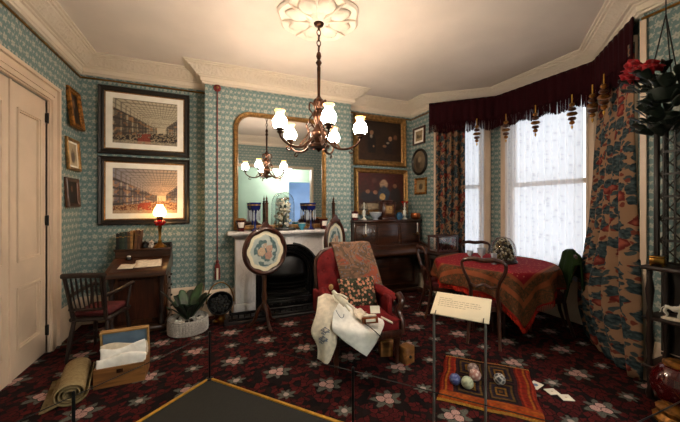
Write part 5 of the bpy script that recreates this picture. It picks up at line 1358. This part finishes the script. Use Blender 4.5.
for k, d in enumerate((.68, 1.14, 1.54, 1.95, 2.32, 2.60)):
    p, n = along(VP, d); p = p + n*.068
    t = thing('bead_pendant', 'gold and brown bead drop hanging from the valance, ' + names[k], 'pendant', (p.x, p.y, 2.70), 0, 'bead drops on the valance')
    obj('cord', MB().tube([(0, 0, .0), (0, 0, -.16)], .006, 6), 'gold_edge', t)
    for i, (z, r) in enumerate(((-.12, .030), (-.17, .042), (-.225, .054), (-.28, .042), (-.325, .028))):
        obj('bead', MB().lathe([(.006, .026), (r*.8, .018), (r, 0), (r*.8, -.012), (.006, -.022)], 14), ['old_gilt', 'walnut'][i % 2], t, loc=(0, 0, z))
    obj('tip', MB().lathe([(.008, 0), (.012, -.02), (.0001, -.05)], 10), 'gold_edge', t, loc=(0, 0, -.355))
def drape(label, fn, nu, W, z1=2.80):
    m = MB().grid(nu, 40, fn, uv=lambda s, t: (s*W, t*2.8))
    o = obj('flowered_drape', m, 'chintz', solid=.006, smooth=80); tag(o, label, 'curtain', 'flowered drapes at the bay'); return o
def dL(s, t):
    z = .02+2.80*t; a = Vector((3.19, 3.79, 0)); b = Vector((3.51, 3.51, 0))
    p = a.lerp(b, s); n = Vector((-.67, -.74, 0))
    p = p + n*(-.02 + .040*math.sin(s*2*PI*4.5) + .01*math.sin(s*31+t*4))
    return (p.x, p.y, z)
drape('flowered chintz drape at the left of the bay beside the small pictures', dL, 60, .75)
EDGE = [(0, 3.60, 1.78), (.10, 3.70, 1.93), (.35, 3.80, 2.04), (.65, 3.86, 2.07), (.95, 3.86, 2.02), (1.3, 3.86, 1.98), (1.9, 3.86, 1.95), (2.8, 3.86, 1.95)]
def edge(z):
    for i in range(len(EDGE)-1):
        a, b = EDGE[i], EDGE[i+1]
        if z <= b[0]:
            k = (z-a[0])/(b[0]-a[0]); k = k*k*(3-2*k); return Vector((a[1]+(b[1]-a[1])*k, a[2]+(b[2]-a[2])*k, 0))
    return Vector((EDGE[-1][1], EDGE[-1][2], 0))
def dR(s, t):
    z = .02+2.80*t; a = edge(z); b = Vector((3.30, 1.42, 0)).lerp(Vector((3.17, 1.30, 0)), max(0, min(1, (1.5-z)/1.2)))
    p = a.lerp(b, s); n = Vector((-.64, .74, 0))
    bulge = .07*math.exp(-((z-.55)/.45)**2)*math.sin(PI*s)
    hi = max(0, min(1, (z-1.9)/.6))
    p = p + n*(.02 - .018*hi + bulge + (.056-.042*hi)*math.sin(s*2*PI*4.5+.5) + .014*(1-hi)*math.sin(s*27+t*6))
    return (p.x, p.y, z)
drape('flowered chintz drape bunched at the right of the bay', dR, 70, 1.25)
# ------------------------------------------------------------------ corner what-not on the right
et = thing('whatnot', 'dark tiered what-not with fretwork upper part in the right corner', 'shelf', (3.10, .99, 0))
for z, hw, th in ((.95, .16, .03), (.58, .14, .022), (.22, .15, .025)): obj('tier', MB().box(-hw, hw*.95, -.24, .24, z, z+th, .006), 'dark_wood', et)
for sx in (-1, 1):
    for sy in (-1, 1):
        pr = [(.016, 0), (.024, .03), (.014, .08), (.02, .2), (.024, .25), (.014, .3), (.024, .42), (.014, .55), (.024, .6), (.014, .66), (.026, .8), (.014, .9), (.02, .95)]
        obj('leg', MB().lathe(pr, 10, TR(sx*.12, sy*.2, 0)), 'dark_wood', et)
up = [(.11, -.22), (.11, .20)]
for x, y in up + [(-.02, -.22), (-.02, .20)]: obj('upright', MB().box(x-.014, x+.014, y-.014, y+.014, .98, 2.0, .003), 'ebony', et)
fm = MB()
for k in range(7): fm.box(-.012+.0, .004, -.206, .186, .99+k*.165, .99+k*.165+.016)
for k in range(7):
    y = -.20+.40*k/6.6; fm.box(-.010, .002, y, y+.01, .99, 1.99)
for j in range(6):
    for i in range(3):
        z = 1.0+j*.165; y = -.19+i*.13; fm.tube([(-.004, y, z), (-.004, y+.065, z+.08), (-.004, y+.12, z)], .006, 5); fm.tube([(-.004, y, z+.16), (-.004, y+.065, z+.08), (-.004, y+.12, z+.16)], .006, 5)
obj('back_board', MB().box(.145, .152, -.24, .24, .10, .95), 'ebony', et)  # added dark board, put in to darken the space behind the lower tiers
obj('fretwork', fm, 'ebony', et)
obj('cornice', MB().box(-.06, .15, -.26, .24, 2.0, 2.05, .01), 'ebony', et)
bb = thing('brass_casket', 'small brass casket on the top tier of the what-not', 'casket', (3.00, 1.155, .98), rz=.2)
obj('body', MB().box(-.035, .035, -.04, .04, .012, .06, .004), 'brass', bb); obj('lid', MB().box(-.038, .038, -.043, .043, .06, .075, .006), 'brass', bb)
for sx in (-1, 1):
    for sy in (-1, 1): obj('foot', MB().ball((sx*.028, sy*.032, .007), .008, 8, 5), 'brass', bb)
dg = thing('porcelain_dog', 'white porcelain greyhound figure on the middle tier of the what-not', 'figurine', (3.03, 1.085, .603), rz=math.radians(-75)); dg.scale = (.72, .72, .80)
obj('base', MB().lathe([(.085, 0), (.085, .012), (.07, .02), (.0001, .022)], 20, sy=.5), 'linen', dg)
bd = MB()
bd.tube(bez([(-.055, 0, .105), (-.03, 0, .108), (0, 0, .10), (.03, 0, .105), (.05, 0, .125), (.06, 0, .15), (.075, 0, .158), (.10, 0, .15)], 5), [.018, .02, .021, .02, .018, .017, .016, .017, .018, .021, .024, .025, .026, .026, .026, .024, .023, .022, .02, .018, .016, .015, .014, .013, .013, .014, .015, .015, .014, .013, .011, .010, .009, .008, .007, .005], 10)
for x, y, kx in ((.045, .013, .0), (.04, -.013, .004), (-.045, .013, -.008), (-.05, -.013, -.01)):
    bd.tube(bez([(x, y, .10), (x+kx, y, .07), (x-kx, y, .045), (x, y, .02)], 4), [.012-.0005*i for i in range(13)], 7)
bd.tube(bez([(-.06, 0, .11), (-.08, 0, .09), (-.085, 0, .06), (-.095, 0, .05)], 4), .004, 6)
for sy in (-1, 1): bd.ball((.068, sy*.012, .166), .006, 6, 4, sz=(.009, .004, .006))
obj('body', bd, 'porcelain', dg)
rvz = thing('ruby_jar', 'large ruby glass jar on a gilt foot in the lower right corner', 'jar', (2.80, .985, 0))
obj('foot', MB().lathe([(.11, 0), (.115, .02), (.09, .05), (.10, .08), (.06, .10), (.05, .115)], 28, lobes=14, amp=.02), 'old_gilt', rvz)
obj('bowl', MB().lathe([(.05, .11), (.09, .14), (.12, .19), (.128, .25), (.115, .31), (.08, .355), (.06, .37)], 28), 'ruby_dark', rvz)
obj('collar', MB().lathe([(.06, .365), (.068, .375), (.066, .39), (.05, .40), (.0001, .40)], 24), 'old_gilt', rvz)
vz = thing('blue_vase', 'blue and white vase standing behind the greyhound on the what-not', 'vase', (3.14, 1.0, .603))
obj('body', MB().lathe([(.04, 0), (.06, .05), (.065, .12), (.04, .18), (.03, .22), (.045, .25), (.038, .25), (.0001, .2)], 18), 'blue_lining', vz); obj('rim', MB().lathe([(.045, .248), (.05, .254), (.042, .256)], 18, cap=False), 'porcelain', vz)
# hanging basket of foliage
hb = thing('hanging_basket', 'hanging basket of dark trailing leaves with red flowers in the right corner', 'plant', (2.89, 1.07, 2.20))
obj('basket', MB().lathe([(.02, -.06), (.06, -.05), (.09, 0), (.10, .03), (.09, .03), (.0001, -.02)], 18), 'leaf_dark', hb)
for k in range(3):
    a = 2*PI*k/3; obj('wire', MB().tube([(.095*math.cos(a), .095*math.sin(a), .03), (0, 0, .55), (0, 0, .98)], .004, 5), 'black_metal', hb)
lf_m = [leaf_mb(.13, .07, .9), leaf_mb(.17, .06, 1.2), leaf_mb(.11, .075, .6)]
lfo = []
for k in range(130):
    a = hsh(k, 1)*6.28; r = .19*math.sqrt(hsh(k, 2)); z = .14*hsh(k, 3)-.02
    if hsh(k, 6) <= .4: z = -.32*hsh(k, 7); r *= .6
    if k < 3: o = obj('leaf', lf_m[k], 'leaf_dark', hb, solid=.0015); lfo.append(o)
    else: o = lfo[k % 3].copy(); COL.objects.link(o); o.parent = hb
    o.location = (r*math.cos(a), r*math.sin(a), z); o.rotation_euler = (hsh(k, 4)-.5, .6*hsh(k, 5)-.1, a)
fl0 = None
for k in range(16):
    a = 2.6 + (hsh(k, 11)-.5)*1.5; r = .17+.06*hsh(k, 12)
    if fl0 is None:
        m = MB()
        for i in range(5): m.grid(3, 4, lambda s, t: (.05*t, (s-.5)*.05*math.sin(PI*min(1, .15+t*.8)), .012*math.sin(PI*t)), M=TR(0, 0, 0, 2*PI*i/5))
        fl0 = o = obj('flower', m, 'flower_red', hb, solid=.002)
    else: o = fl0.copy(); COL.objects.link(o); o.parent = hb
    o.location = (r*math.cos(a), r*math.sin(a), .12+.09*hsh(k, 13)); o.rotation_euler = (0, -1.0+.8*hsh(k, 14), a+.4*hsh(k, 15))
